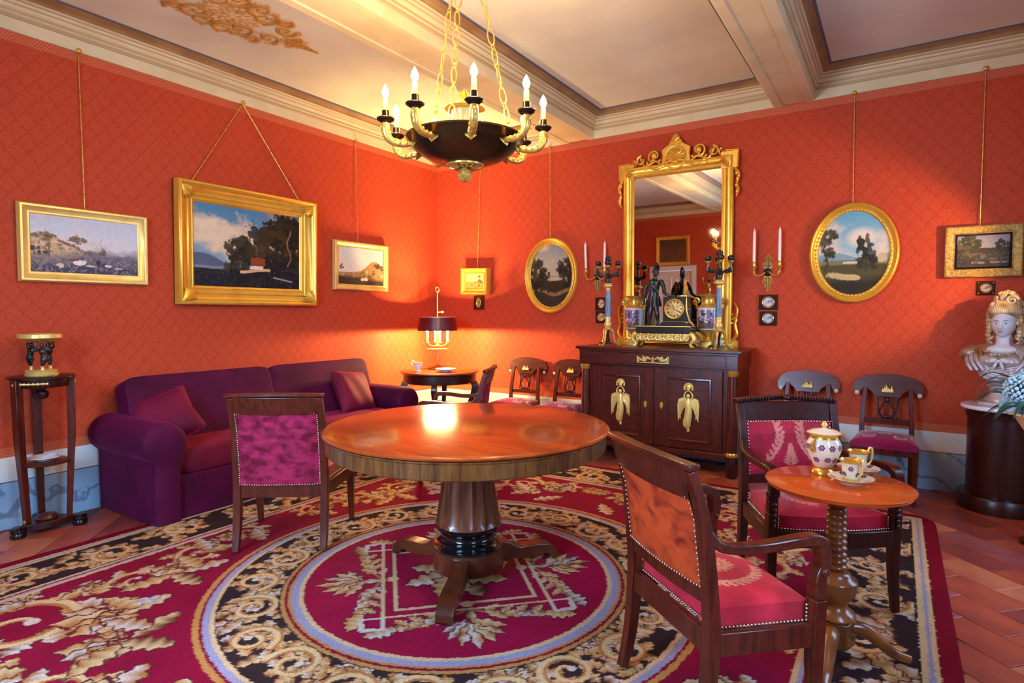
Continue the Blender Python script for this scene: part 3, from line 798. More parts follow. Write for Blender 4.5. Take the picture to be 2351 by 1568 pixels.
def paint_big(U, V):
    A = 1.4; n = fbm(U*A, V, 3.5, 6, 4); n2 = fbm(U*A, V, 9, 5, 8)
    C = sky(U, V, (70, 132, 168), (150, 176, 186))
    cl = fbm(U*A + .3, V*1.3, 3.2, 6, 12) + .28*(1 - np.abs(V - .62 + .45*U)*2.2)
    C = mixc(C, (cl-.58)*5, C3((226, 206, 170))); C = mixc(C, (fbm(U*A, V*1.6, 4, 5, 44)-.62)*6, C3((150, 152, 150)))
    C = mixc(C, np.clip((U-.55)*2.2, 0, .75)*(V > .4), C3((126, 116, 100)))
    hill = .34 + .07*np.sin(U*9 + 1) - .10*U
    C = mixc(C, below(V, hill), C3((84, 98, 116)))
    C = mixc(C, below(V, .25), C3((120, 134, 150))); C = mixc(C, below(V, .20 + .03*n2), C3((20, 28, 40)))
    C = tree(C, U, V, .36, .42, .13, .20, (30, 34, 22), (56, 52, 30), 3); C = tree(C, U, V, .45, .36, .12, .16, (26, 30, 22), (44, 44, 28), 5)
    C = tree(C, U, V, .82, .58, .26, .34, (26, 24, 18), (66, 50, 26), 7, n=34); C = tree(C, U, V, .84, .86, .18, .12, (24, 24, 18), (40, 38, 24), 9)
    C = tree(C, U, V, .80, .28, .24, .14, (20, 22, 24), (36, 34, 28), 11, n=22)
    C = mixc(C, below(V, .22 + .02*n) * (U > .30), C3((16, 20, 30)))
    C = mixc(C, ((U > .50) & (U < .64) & (V > .29) & (V < .40 - .2*np.abs(U-.57)))*1., C3((142, 62, 34)))
    C = mixc(C, ((U > .40) & (U < .69) & (np.abs(V - .215 - .02*np.sin(U*12)) < .018))*1., C3((214, 176, 120)))
    C = mixc(C, ((U > .49) & (U < .62) & (np.abs(V - .26) < .022) & (n2 > .5))*1., C3((226, 216, 196)))
    C = mixc(C, ((np.abs(V - .12 + .25*(U-.82)) < .010) & (U > .72) & (U < .92) & (n2 > .42))*.8, C3((150, 168, 186)))
    n3 = fbm(U*A, V, 40, 3, 91)
    C = mixc(C, ((n3 > .60) & (V < .62) & (C.sum(-1) < .12))*.35, C3((70, 66, 50)))
    C = mixc(C, ((np.abs(U-.885-.02*np.sin(V*18)) < .008) & (V > .3) & (V < .8))*.7, C3((150, 120, 80)))
    return C*(.85 + .3*n2[..., None])
def paint_hill(U, V):
    A = 1.9; n = fbm(U*A, V, 4, 6, 5); n2 = fbm(U*A, V, 14, 5, 6); n3 = fbm(U*A, V, 30, 4, 61)
    C = sky(U, V, (204, 214, 222), (236, 224, 204)); C = mixc(C, (fbm(U*A, V*2.4, 3, 5, 9)-.45)*3, C3((228, 208, 196))); C = mixc(C, (V-.6)*1.2*(fbm(U*A, V*3, 4, 4, 10)), C3((170, 190, 206)))
    hill = .60 + .10*np.sin(U*9 + .6) + .06*(n-.5)*4 - .75*np.clip(U-.38, 0, .30)
    hill = np.where(U > .68, .33 - .02*np.sin(U*20), hill)
    m = below(V, hill, .02); C = mixc(C, m, C3((206, 172, 128)))
    C = mixc(C, m*np.clip((n2-.46)*5, 0, .9), C3((120, 96, 70))); C = mixc(C, m*np.clip((n3-.52)*6, 0, .8), C3((230, 204, 166))); C = mixc(C, m*np.clip((hill-V < .07)*(n3-.40)*6, 0, .85), C3((92, 80, 58)))
    C = mixc(C, below(V, .40 + .10*(n-.5)*2, .12)*np.clip((U-.22)*2.6, 0, .85), C3((98, 100, 118))); C = mixc(C, below(V, .26 + .06*n, .10)*.75, C3((90, 92, 108))); C = mixc(C, below(V, .10 + .08*n, .08)*.8, C3((52, 60, 84)))
    C = mixc(C, below(V, .34, .1)*np.clip((n3-.5)*5, 0, .8), C3((146, 136, 130)))
    for (x, y, w, h, c) in ((.42, .19, .060, .045, (244, 232, 222)), (.47, .21, .02, .025, (236, 220, 206)), (.25, .13, .030, .035, (224, 200, 172)), (.60, .20, .022, .055, (66, 52, 54)), (.67, .17, .035, .035, (70, 60, 66)), (.70, .16, .03, .025, (224, 206, 196)), (.37, .24, .045, .022, (150, 62, 50)), (.80, .12, .05, .014, (206, 178, 150)), (.53, .14, .05, .016, (214, 190, 160))):
        C = mixc(C, (np.hypot((U-x)/w, (V-y)/h) + (n2-.5)*1.2 < 1)*1., C3(c))
    for (x0, y0, S, kk) in ((.64, .36, 1.0, 11), (.14, .62, .45, 7), (.40, .62, .35, 6)):
        for k in range(kk):
            a = (k-kk//2)*.20; L = (.20 + .07*(k % 3))*S; dx, dy = math.sin(a)*L*.55, math.cos(a)*L
            t = np.clip(((U-x0)*dx + (V-y0)*dy)/(dx*dx+dy*dy), 0, 1)
            C = mixc(C, (np.hypot((U-x0-dx*t - .01*np.sin(t*9+k))*A, V-y0-dy*t) < .0075*(1.2-t))*.75, C3((112, 86, 70)))
    C = tree(C, U, V, .10, .60, .09, .05, (104, 96, 74), (126, 110, 84), 21, A, 9); C = tree(C, U, V, .40, .60, .10, .06, (100, 84, 60), (130, 104, 72), 22, A, 9); C = tree(C, U, V, .06, .38, .07, .08, (64, 66, 62), (84, 80, 70), 23, A, 9)
    return C*(.94 + .12*n3[..., None])
def paint_small_hill(U, V):
    A = 1.4; n = fbm(U*A, V, 4, 6, 15); n2 = fbm(U*A, V, 13, 5, 16)
    C = sky(U, V, (196, 208, 214), (228, 212, 186)); C = mixc(C, (fbm(U*A, V, 3, 5, 19)-.48)*3, C3((232, 218, 200)))
    hill = .30 + .34*np.exp(-((U-.80)/.24)**2) + .05*n
    m = below(V, hill); C = mixc(C, m, C3((172, 134, 82))); C = mixc(C, m*((n2-.5)*5), C3((96, 74, 44))); C = mixc(C, m*((fbm(U*A, V, 8, 4, 3)-.58)*6), C3((222, 192, 146)))
    C = mixc(C, below(V, .20 - .1*U + .06*n, .08), C3((60, 52, 40)))
    C = tree(C, U, V, .06, .46, .05, .07, (80, 74, 52), (60, 56, 40), 2, A, 8); C = tree(C, U, V, .90, .50, .10, .10, (96, 78, 46), (70, 60, 38), 4, A, 10)
    for (x, c) in ((.40, (60, 44, 36)), (.52, (230, 214, 190)), (.60, (240, 226, 206)), (.72, (150, 70, 44))): C = mixc(C, (np.hypot((U-x)/.045, (V-.15)/.045) + (n2-.5)*.8 < 1)*1., C3(c))
    return C
def paint_yellow(U, V):
    n = fbm(U, V, 5, 5, 25); C = sky(U, V, (226, 200, 130), (232, 196, 110)); m = below(V, .42 + .12*n); C = mixc(C, m, C3((190, 148, 70))); C = mixc(C, m*((fbm(U, V, 14, 4, 2)-.5)*5), C3((116, 84, 40)))
    C = tree(C, U, V, .82, .66, .16, .22, (92, 76, 40), (130, 100, 50), 6, 1, 12); return C
def paint_oval_dark(U, V):
    n = fbm(U*.7, V, 6, 5, 35); n2 = fbm(U*.7, V, 16, 4, 36)
    C = sky(U, V, (122, 138, 140), (224, 200, 150)); C = mixc(C, (fbm(U*.7, V, 4, 5, 39)-.5)*4, C3((214, 180, 146)))
    C = mixc(C, below(V, .46 + .05*n), C3((150, 138, 104))); C = mixc(C, below(V, .38 + .06*n), C3((46, 40, 24)))
    C = tree(C, U, V, .12, .52, .20, .24, (28, 26, 16), (44, 40, 22), 1, .7, 20); C = tree(C, U, V, .38, .48, .08, .12, (34, 32, 20), (50, 44, 24), 8, .7, 10)
    C = tree(C, U, V, .84, .60, .20, .18, (26, 26, 16), (52, 46, 26), 3, .7, 22); C = tree(C, U, V, .92, .36, .16, .2, (26, 24, 16), (40, 36, 22), 13, .7, 14)
    C = mixc(C, (np.abs(V-.24-.04*np.sin(U*8)) < .03)*(n2 > .45)*.8, C3((140, 116, 64))); C = mixc(C, (np.hypot((U-.6)/.2, (V-.45)/.03) < 1)*(n2 > .4)*.8, C3((200, 186, 150)))
    return C
def paint_oval_blue(U, V):
    n = fbm(U*.8, V, 6, 5, 45); n2 = fbm(U*.8, V, 16, 4, 46)
    C = sky(U, V, (96, 168, 196), (206, 220, 214)); C = mixc(C, (fbm(U*.8+.2, V, 3, 5, 52)-.52)*5, C3((224, 210, 190))); C = mixc(C, (1-np.hypot((U-.62)/.26, (V-.68)/.14))*2, C3((230, 220, 200)))
    C = mixc(C, below(V, .47 + .04*np.sin(U*7)), C3((126, 166, 176))); C = mixc(C, below(V, .40 + .03*n), C3((128, 126, 84))); C = mixc(C, below(V, .34 + .04*n), C3((84, 76, 44)))
    C = mixc(C, below(V, .16 + .05*n, .1), C3((44, 38, 22)))
    C = tree(C, U, V, .10, .70, .16, .10, (52, 52, 28), (84, 76, 40), 1, .8, 14); C = tree(C, U, V, .13, .50, .10, .08, (56, 54, 28), (72, 66, 36), 3, .8, 10)
    C = mixc(C, (np.abs(U-.11-.03*np.sin(V*20)) < .014)*(V < .62)*(V > .3)*1., C3((70, 56, 34)))
    C = tree(C, U, V, .66, .50, .12, .18, (44, 42, 22), (70, 64, 32), 5, .8, 18); C = tree(C, U, V, .70, .38, .14, .10, (48, 42, 22), (66, 58, 30), 9, .8, 12)
    C = mixc(C, ((U > .84) & (U < .96) & (V > .38) & (V < .48))*1., C3((200, 182, 140))); C = mixc(C, (np.abs(V-.385) < .012)*(U > .36)*(U < .56)*1., C3((216, 206, 180)))
    C = mixc(C, (np.hypot((U-.38)/.26, (V-.22+.1*(U-.38))/.035) + (n2-.5) < 1)*.9, C3((206, 186, 126)))
    return C
def paint_wood(U, V):
    A = 1.4; n = fbm(U*A, V, 6, 5, 55); n2 = fbm(U*A, V, 18, 4, 56)
    C = sky(U, V, (150, 146, 148), (176, 166, 160)); C = mixc(C, below(V, .55 + .12*n), C3((64, 58, 46))); C = mixc(C, below(V, .45)*((n2-.45)*4), C3((112, 98, 84)))
    C = tree(C, U, V, .18, .72, .24, .28, (62, 64, 34), (96, 88, 50), 2, A, 24); C = tree(C, U, V, .85, .62, .12, .18, (52, 50, 38), (70, 62, 46), 4, A, 14)
    C = mixc(C, below(V, .2 + .1*n, .1)*.7, C3((52, 44, 44))); C = mixc(C, (np.abs(V-.14-.06*n) < .03)*(U > .3)*(n2 > .45)*.7, C3((150, 140, 130))); return C
def paint_brown(U, V):
    n = fbm(U*1.3, V, 8, 5, 65); C = sky(U, V, (84, 60, 40), (120, 86, 52)); C = mixc(C, (fbm(U*1.3, V, 12, 4, 66)-.5)*5*(V < .6), C3((140, 60, 36))); return mixc(C, (n-.55)*4*(V < .55), C3((58, 40, 30)))

def cord(mb, a, b, r=0.0035):
    P = []; n = 40
    a, b = Vector(a), Vector(b)
    for k in range(n+1):
        t = k/n; p = a + (b-a)*t; P.append((p.x, p.y, p.z))
    mb.tube(P, [r*(1 + .35*math.sin(k*2.4)) for k in range(n+1)], 6)
def picture(name, label, loc, rz, w, h, fw, prof, paint, m='gold', cordz=None, split=False, res=150, tilt=0.02, cornerorn=False, mini=None, dx=0.0):
    """loc: centre on the wall face; cordz: wall height of the hook"""
    t = thing(name, label, 'painting', loc, rz)
    dp = max(o for (_, o) in prof)
    T = Tm(rx=tilt, y=-0.012)
    fm = MB().rectsweep(w, h, prof, T=T); fm.box(-w/2, w/2, -0.012, 0.002, -h/2, h/2, T)
    fr = fm.build('frame', G[m], t, smooth=45)
    iw, ih = w - 2*fw, h - 2*fw
    nx = max(20, int(res)); ny = max(20, int(res*ih/iw))
    U, V = canvas_grid(nx, ny); Cc = paint(U, V).reshape(-1, 3)
    cm = MB().grid(nx, ny, lambda u, v: (T @ Vector(((u-.5)*iw*1.005, -prof[-1][1] - .002, (v-.5)*ih*1.005)))[:])
    cm.build('canvas', G['attr'], t, smooth=0, colors=np.clip(Cc, 0, 1))
    if cornerorn:
        me = None
        for sx in (-1, 1):
            for sz in (-1, 1):
                mb = MB(); cx, cz = sx*(w/2 - fw*.42), sz*(h/2 - fw*.42)
                k_ = fw/.158
                for q in range(7):
                    a = math.atan2(-sz, -sx) + (q-3)*.33
                    p0 = (cx + sx*.03*k_, -dp*.9, cz + sz*.03*k_)
                    mb.tube([p0, (cx + .05*k_*math.cos(a), -dp*.93, cz + .05*k_*math.sin(a)), (cx + .085*k_*math.cos(a), -dp*.74, cz + .085*k_*math.sin(a))], [.012*k_, .012*k_, .004*k_], 6)
                mb.ell((cx + sx*.03*k_, -dp*.92, cz + sz*.03*k_), (.022*k_, .012*k_, .022*k_))
                mb.build('corner_leaf', G[m], t, T is None)
    if cordz is not None:
        cm = MB(); top = cordz - loc[2]
        if split:
            cord(cm, (dx, -0.012, top - .01), (-w*.40, -0.03, h/2 - .02), .005); cord(cm, (dx, -0.012, top - .01), (w*.40, -0.03, h/2 - .02), .005)
        else: cord(cm, (dx, -0.012, top - .01), (dx, -0.03, h/2 - .01))
        cm.build('hanging_cord', G['gilt'], t)
        MB().lathe([(0.0, 0), (.012, .002), (.013, .008), (.006, .013), (.006, .03)], T=Tm(dx, 0, top, rx=PI/2)).ell((dx, -.028, top), (.017, .01, .017)).build('hook', G['brass'], t)
    return t
P_SIMPLE = [(0, 0), (0.002, .030), (.010, .040), (.022, .040), (.028, .034), (.052, .020), (.060, .022), (.066, .020), (.07, .012)]
P_WIDE = [(0, 0), (0, .075), (.008, .088), (.022, .092), (.034, .082), (.040, .070), (.060, .048), (.088, .038), (.098, .044), (.108, .040), (.114, .03), (.132, .026), (.138, .030), (.15, .022), (.158, .012)]
picture('landscape_painting', 'pale landscape with a sandy hill in a plain gilt frame above the tripod stand', (0, -3.829, 1.868), PI/2, 0.795, 0.518, .07, P_SIMPLE, paint_hill, 'goldp', 3.214, res=240, dx=-.01)
picture('landscape_painting', 'large dark landscape with blue sky and a red-roofed cottage in a wide gilt frame', (0, -2.565, 1.965), PI/2, 1.325, 0.99, .158, P_WIDE, paint_big, 'gold', 3.222, True, 300, .025, True, dx=-.04)
picture('landscape_painting', 'small sunny hill landscape in a gilt frame nearest the room corner on the sofa wall', (0, -1.275, 1.893), PI/2, 0.755, 0.508, .065, [(a*.93, b*1.1) for a, b in P_SIMPLE], paint_small_hill, 'goldp', 3.212, res=170, dx=-.05)
q = picture('landscape_painting', 'tiny yellow landscape hanging crooked in a thick gilt frame above the corner lamp', (0.637, 0, 1.776), 0, 0.385, 0.31, .07, [(0, 0), (0, .085), (.006, .095), (.02, .095), (.028, .086), (.045, .074), (.062, .078), (.07, .066)], paint_yellow, 'gold', 3.205, res=70)
q.rotation_euler[1] = 0.03
P_RIGHT = [(0, 0), (0, .05), (.01, .056), (.03, .05), (.05, .040), (.062, .044), (.066, .03)]
q = picture('landscape_painting', 'dim woodland painting in an ornate gilt frame above the marble bust', (5.355, 0, 1.865), 0, 0.462, 0.385, .066, P_RIGHT, paint_wood, 'giltr', 3.222, res=110, cornerorn=True, dx=-.02)
MB().rectsweep(.34, .265, [(0, .056), (.004, .060), (.014, .058), (.018, .03)]).build('inner_slip', G['black'], q, smooth=30)
def oval(label, loc, a, b, paint, cordz, res=110):
    t = thing('oval_painting', label, 'painting', loc, 0)
    prof = [(0, .0), (0, .036), (.006, .046), (.016, .050), (.026, .044), (.032, .034), (.046, .026), (.054, .030), (.062, .028), (.07, .016)]
    T = Tm()
    MB().ovalsweep(a, b, prof, -.004).build('frame', G['gold'], t, smooth=50)
    bd = MB(); n = 64
    for k in range(n):
        th = 2*PI*k/n; bd.ell(((a-.058)*math.cos(th), -.036, (b-.058)*math.sin(th)), (.010, .008, .010), 6, 4)
    bd.build('beading', G['gold'], t)['kind'] = 'stuff'
    ia, ib = a - .068, b - .068; nr, na = 60, 110
    v = [(0, -.02, 0)]; uv = [(.5, .5)]
    for i in range(1, nr+1):
        for j in range(na):
            th = 2*PI*j/na; rr = i/nr; v.append((ia*rr*math.cos(th), -.02, ib*rr*math.sin(th))); uv.append((.5 + .5*rr*math.cos(th), .5 + .5*rr*math.sin(th)))
    f = [(0, 1+j, 1+(j+1) % na) for j in range(na)]
    for i in range(nr-1):
        for j in range(na): k = (j+1) % na; f.append((1+i*na+j, 1+(i+1)*na+j, 1+(i+1)*na+k, 1+i*na+k))
    uv = np.array(uv); U, V = uv[:, 0], uv[:, 1]
    MB().add(v, f).build('canvas', G['attr'], t, smooth=0, colors=np.clip(paint(U, V), 0, 1))
    cm = MB(); cord(cm, (-.02, -.012, cordz - loc[2] - .01), (-.01, -.02, b - .01)); cm.build('hanging_cord', G['gilt'], t)
    MB().ell((-.02, -.02, cordz - loc[2]), (.017, .012, .017)).lathe([(.006, 0), (.006, .03)], T=Tm(-.02, 0, cordz - loc[2], rx=PI/2)).build('hook', G['brass'], t)
    return t
oval('dark oval wooded landscape in a gilt frame, left of the gilded mirror', (1.632, 0, 1.809), .328, .41, paint_oval_dark, 3.209)
oval('bright oval landscape with blue sky and a bridge, right of the gilded mirror', (4.507, 0, 1.90), .328, .413, paint_oval_blue, 3.214)
# miniatures in small dark frames
def mini(label, x, z, w, h, dark=False, ovalpic=False, colr=(190, 186, 196)):
    t = thing('miniature_picture', label, 'miniature', (x, 0, z), 0)
    o = MB().rectsweep(w, h, [(0, 0), (0, .014), (.004, .018), (.016, .018), (.02, .013), (w*.5, .013)]).build('frame', G['miniwood'], t, smooth=30)
    a, b = (w*.20, h*.30) if ovalpic else (w*.28, w*.28)
    MB().ovalsweep(a + .008, b + .008, [(0, .012), (0, .020), (.004, .023), (.009, .02), (.012, .014)], seg=32).build('rim', G['brass'], t)
    pm = mat('miniature_paint', colr, .4, c2=(120, 96, 104), nscale=40, ramp=(.45, .6))
    d = MB(); n = 28; d.add([(0, -.016, 0)] + [(a*math.cos(2*PI*k/n), -.015, b*math.sin(2*PI*k/n)) for k in range(n)], [(0, 1+k, 1+(k+1) % n) for k in range(n)])
    d.build('portrait', pm, t)
    if dark:
        for sx in (-1, 1):
            for sz in (-1, 1): MB().ell((sx*w*.41, -.019, sz*h*.38), (.005, .004, .005)).build('stud', G['brass'], t)
    return t
mini('dark square miniature with a gilt oval under the tiny crooked landscape', .648, 1.523, .145, .165, ovalpic=True, colr=(206, 160, 84))
mini('upper dark miniature behind the left candelabra', 2.232, 1.497, .14, .135, ovalpic=True, colr=(216, 190, 160))
mini('lower dark miniature behind the left candelabra', 2.232, 1.358, .13, .13, colr=(206, 176, 110))
mini('upper small dark-framed round miniature under the right wall sconce', 3.855, 1.497, .158, .135)
mini('lower small dark-framed round miniature under the right wall sconce', 3.856, 1.353, .146, .125, colr=(170, 190, 216))
mini('black square miniature with corner studs beside the bust head', 5.384, 1.589, .108, .105, dark=True, colr=(200, 176, 150))
# painting on the wall behind the camera, seen in the mirror
picture('genre_painting', 'brown figure painting in a gilt frame, seen reflected in the mirror', (0.92, RY, 2.50), PI, 0.70, 0.60, .06, P_SIMPLE, paint_brown, 'gold', None, res=60)

# ================================================================== gilded mirror
t = thing('wall_mirror', 'tall gilded mirror with a shell crest above the sideboard', 'mirror', (3.02, -0.02, 1.97), 0)
t.rotation_euler[0] = 0.014
W_, H_ = 1.06, 1.74
gl = MB().box(-.44, .44, -.022, -.016, -.80, .76).build('mirror_glass', G['mirror'], t, smooth=0)
MB().rectsweep(W_, H_, [(0, 0), (0, .04), (.006, .052), (.03, .060), (.055, .052), (.066, .036), (.074, .034), (.092, .042), (.098, .036), (.104, .030), (.11, .02)]).box(-W_/2, W_/2, -.012, 0, -H_/2, H_/2).build('frame', G['gold'], t, smooth=45)
bd = MB()
for k in range(70):
    z = -H_/2 + .12 + k*(H_-.24)/69
    for s in (-1, 1): bd.ell((s*(W_/2 - .094), -.043, z), (.006, .006, .009), 6, 4)
for k in range(38):
    x = -W_/2 + .12 + k*(W_-.24)/37; bd.ell((x, -.043, H_/2 - .094), (.009, .006, .006), 6, 4)
bd.build('beading', G['gold'], t)['kind'] = 'stuff'
for s in (-1, 1):     # eared corners with leaves and pendants
    cm = MB(); cx, cz = s*(W_/2 - .02), H_/2 - .02
    cm.prism([(cx - s*.09, cz - .10), (cx + s*.055, cz - .10), (cx + s*.055, cz + .05), (cx - s*.09, cz + .05)][::s], -.05, -.03, 'y')
    for q in range(6):
        a = -PI/2 + s*(-.2 - q*.28) if s > 0 else -PI/2 + (.2 + q*.28)
        cm.tube([(cx, -.06, cz), (cx + .05*math.cos(a), -.075, cz + .05*math.sin(a)), (cx + .1*math.cos(a), -.055, cz + .1*math.sin(a))], [.013, .014, .005], 6)
    cm.tube([(cx + s*.055, -.05, cz - .10), (cx + s*.06, -.05, cz + .055), (cx - s*.05, -.05, cz + .06)], .008, 6)
    cm.build('corner_leaf', G['gold'], t)
    pm = MB(); x = s*(W_/2 + .028)
    pm.tube(spline([(x - s*.02, -.04, cz - .10), (x + s*.015, -.04, cz - .16), (x, -.04, cz - .24), (x + s*.012, -.04, cz - .30), (x - s*.005, -.04, cz - .36)], 18), [.012, .016, .010, .017, .004], 6)
    for q in range(4): pm.ell((x + s*.008*(q % 2), -.045, cz - .15 - q*.055), (.016, .012, .022), 8, 5, rot=(0, .4*s, 0))
    pm.build('side_pendant', G['gold'], t)
    bm = MB(); zb = -H_/2
    bm.tube(spiral((s*(W_/2 + .02), zb + .24), .05, .008, PI/2, 1.3*s, 22, 'xz', -.04), [.013, .006], 6)
    bm.tube(spline([(s*(W_/2 - .01), -.04, zb + .02), (s*(W_/2 + .045), -.04, zb + .10), (s*(W_/2 + .03), -.04, zb + .2), (s*(W_/2 + .05), -.04, zb + .33), (s*(W_/2 + .02), -.04, zb + .40)], 20), [.02, .014, .004], 6)
    bm.box(s*(W_/2) - .06, s*(W_/2) + .06, -.055, -.01, zb - .015, zb + .05)
    bm.build('foot_scroll', G['gold'], t)
# crest: cartouche, shell, scrolls
cz = H_/2
cr = MB().prism([(-.15, cz - .05), (-.13, cz + .07), (-.14, cz + .13), (-.07, cz + .17), (-.04, cz + .21), (.04, cz + .21), (.07, cz + .17), (.14, cz + .13), (.13, cz + .07), (.15, cz - .05)][::-1], -.05, -.02, 'y')
cr.build('cartouche', G['gold'], t, bevel=.008)
sh = MB()
for q in range(11):
    a = PI*(-.12 + 1.24*q/10)
    sh.tube([(0, -.06, cz - .01), (.05*math.cos(a), -.085, cz + .03 + .055*math.sin(a)), (.086*math.cos(a), -.065, cz + .035 + .086*math.sin(a))], [.006, .015, .012], 6)
sh.ell((0, -.07, cz - .005), (.025, .02, .02)); sh.tube([(.098*math.cos(2*PI*k/28), -.055, cz + .04 + .105*math.sin(2*PI*k/28)) for k in range(28)], .009, 6, closed=True)
sh.build('shell', G['gold'], t)
fn = MB()
for q in range(5):
    a = PI/2 + (q-2)*.5; fn.tube([(0, -.05, cz + .20), (.028*math.cos(a), -.055, cz + .20 + .035*math.sin(a)), (.04*math.cos(a), -.045, cz + .20 + .07*math.sin(a))], [.014, .013, .003], 6)
for s in (-1, 1): fn.tube(spiral((s*.035, cz + .19), .03, .006, PI/2, 1.2*s, 16, 'xz', -.055), [.010, .006], 6)
fn.build('finial', G['gold'], t)
for s in (-1, 1):
    sc = MB()
    sc.tube(spiral((s*.215, cz + .085), .062, .014, -PI/2, 1.35*s, 30, 'xz', -.04), [.012, .006], 6)
    sc.ell((s*.215, -.05, cz + .085), (.026, .018, .03))
    sc.tube(spline([(s*.13, -.04, cz - .02), (s*.20, -.04, cz + .03), (s*.30, -.04, cz - .005), (s*.345, -.04, cz + .06), (s*.36, -.04, cz + .09)], 20), [.014, .008], 6)
    sc.tube(spiral((s*.345, cz + .055), .05, .008, PI*(.5), -1.3*s, 26, 'xz', -.04), [.010, .005], 6)
    sc.tube(spiral((s*.425, cz + .035), .033, .006, PI*(.5), 1.2*s, 20, 'xz', -.04), [.009, .004], 6)
    sc.tube(spline([(s*.10, -.06, cz - .02), (s*.2, -.065, cz - .045), (s*.27, -.055, cz - .015), (s*.30, -.06, cz - .05)], 16), [.016, .006], 6)
    for q in range(5): sc.ell((s*(.16 + .06*q), -.05, cz + .03 + .015*math.sin(q*2)), (.022, .014, .012), 8, 5, rot=(0, .6*s + q, 0))
    sc.build('crest_scroll', G['gold'], t)

# ================================================================== wall sconces and their candles
def sconce(label, loc, rz=0):
    t = thing('wall_sconce', label, 'sconce', loc, rz)
    pl_ = [(0, .17), (.018, .14), (.03, .12), (.022, .10), (.045, .07), (.035, .045), (.03, .03), (.03, -.03), (.035, -.05), (.045, -.08), (.025, -.11), (.028, -.13), (.012, -.15), (0, -.175)]
    bp_ = MB().prism([p for p in pl_] + [(-x, z) for x, z in pl_[::-1][1:-1]], -.010, 0, 'y')
    for e in (-1, 1):
        bp_.tube(spline([(0, -.012, e*.03), (.0, -.02, e*.09), (0, -.012, e*.165)], 10), [.008, .010, .003], 8)
        for s in (-1, 1):
            bp_.tube(spline([(s*.006, -.014, e*.05), (s*.030, -.018, e*.07), (s*.014, -.014, e*.11)], 10), [.006, .009, .003], 6)
            bp_.tube(spline([(s*.004, -.012, e*.10), (s*.020, -.016, e*.118), (s*.006, -.012, e*.15)], 10), [.004, .007, .002], 6)
    bp_.build('backplate', G['giltr'], t, smooth=50)
    MB().lathe([(0, 0), (.034, .0), (.036, .012), (.024, .024), (.010, .032), (0, .034)], T=Tm(0, -.016, 0, rx=PI/2)).build('boss', G['bronze'], t)
    for s in (-1, 1):
        MB().tube(spline([(s*.015, -.035, 0), (s*.05, -.06, -.028), (s*.085, -.075, -.03), (s*.105, -.08, 0), (s*.105, -.08, .03)], 16), [.008, .006, .007], 8).build('arm', G['gilt'], t)
        MB().lathe([(.006, .0), (.012, .03), (.026, .045), (.028, .05), (.016, .054), (.015, .085), (.018, .09), (.014, .092)], (s*.105, -.08, 0), 16).build('candle_cup', G['gilt'], t)
    return t
def candle(label, loc, h=.30, lean=0.0):
    o = MB().lathe([(.0125, 0), (.0125, h*.5), (.011, h*.92), (.003, h), (.0015, h + .012)], (0, 0, 0), 14).build('taper_candle', G['candle'])
    o.location = loc; o.rotation_euler = (0, lean, 0)
    return tag(o, label, 'candle', None)
sconce('gilt two-arm wall sconce to the right of the mirror', (3.846, 0, 1.765))
sconce('gilt two-arm wall sconce half hidden behind the left candelabra', (2.19, 0, 1.78))
sconce('gilt wall sconce glimpsed in the mirror reflection', (1.66, RY, 1.85), PI)
candle('white taper candle on the left arm of the right sconce', (3.741, -.08, 1.845)); candle('white taper candle on the right arm of the right sconce', (3.951, -.08, 1.845))
candle('white taper candle on the left arm of the left sconce', (2.085, -.08, 1.86), .27, -.04); candle('white taper candle on the right arm of the left sconce', (2.295, -.08, 1.86), .27)
# ================================================================== seating
def sample(cv, x, y):
    i = np.clip(((np.asarray(x) - cv.x0)/cv.res + .5).astype(int), 0, cv.nx-1); j = np.clip(((np.asarray(y) - cv.y0)/cv.res + .5).astype(int), 0, cv.ny-1)
    return cv.C[j, i]
def wreath_canvas(cy, base, fig, R=.135, half=.34, D=.5):
    """woven rosette and laurel wreath"""
    cv = Canvas(-half, half, -.03, D + .08, .0035); n = fbm(cv.X + 5, cv.Y + 3, 14, 5, 77)
    cv.C[:] = np.array(lin(base))*(0.72 + .6*n[..., None])
    f1 = np.array(lin(fig)); f2 = f1*.72 + np.array(lin(base))*.28
    for k in range(16): a = 2*PI*k/16; cv.leaf(.022*math.cos(a), cy + .022*math.sin(a), a, .045, .009, f1, f2, 0)
    for k in range(10): a = 2*PI*k/10; cv.leaf(0, cy, a, .024, .006, f1, f2, 0)
    for s in (-1, 1):
        for k in range(15):
            a = -PI/2 + s*(.12 + k*.185); x, y = R*math.cos(a), cy + R*math.sin(a)
            for o in (.55, -.55): cv.leaf(x, y, a + s*PI/2 + o*s, .036, .0075, f1, f2, 0)
            cv.disc(x, y, .0028, f1)
    return cv
def laurel_canvas(base, fig, w=.24, h=.32):
    cv = Canvas(-w, w, 0, h, .0035); n = fbm(cv.X*6, cv.Y*6, 4, 5, 78); cv.C[:] = np.array(lin(base))*(0.72 + .6*n[..., None])
    f1 = np.array(lin(fig)); f2 = f1*.7 + np.array(lin(base))*.3
    for s in (-1, 1):
        for k in range(8):
            t = k/7; x, y = s*(.115 - .045*t - .03*math.sin(t*3)), .075 + t*(h-.105)
            for o in (.6, -.6): cv.leaf(x, y, PI/2 + s*.2 + o, .042, .009, f1, f2, 0)
        for q in range(30): a = -PI/2 + q*.32; r = .032*(1-q/34); cv.disc(s*(.135) + r*math.cos(a)*s, .052 + r*math.sin(a), .0055, f2)
    for k in range(9):
        for o in (-1, 1): cv.leaf(0, .05 + k*.012, PI/2 + o*(1.1 - .10*k), .048 - .003*k, .006, f1, f2, 0)
    return cv
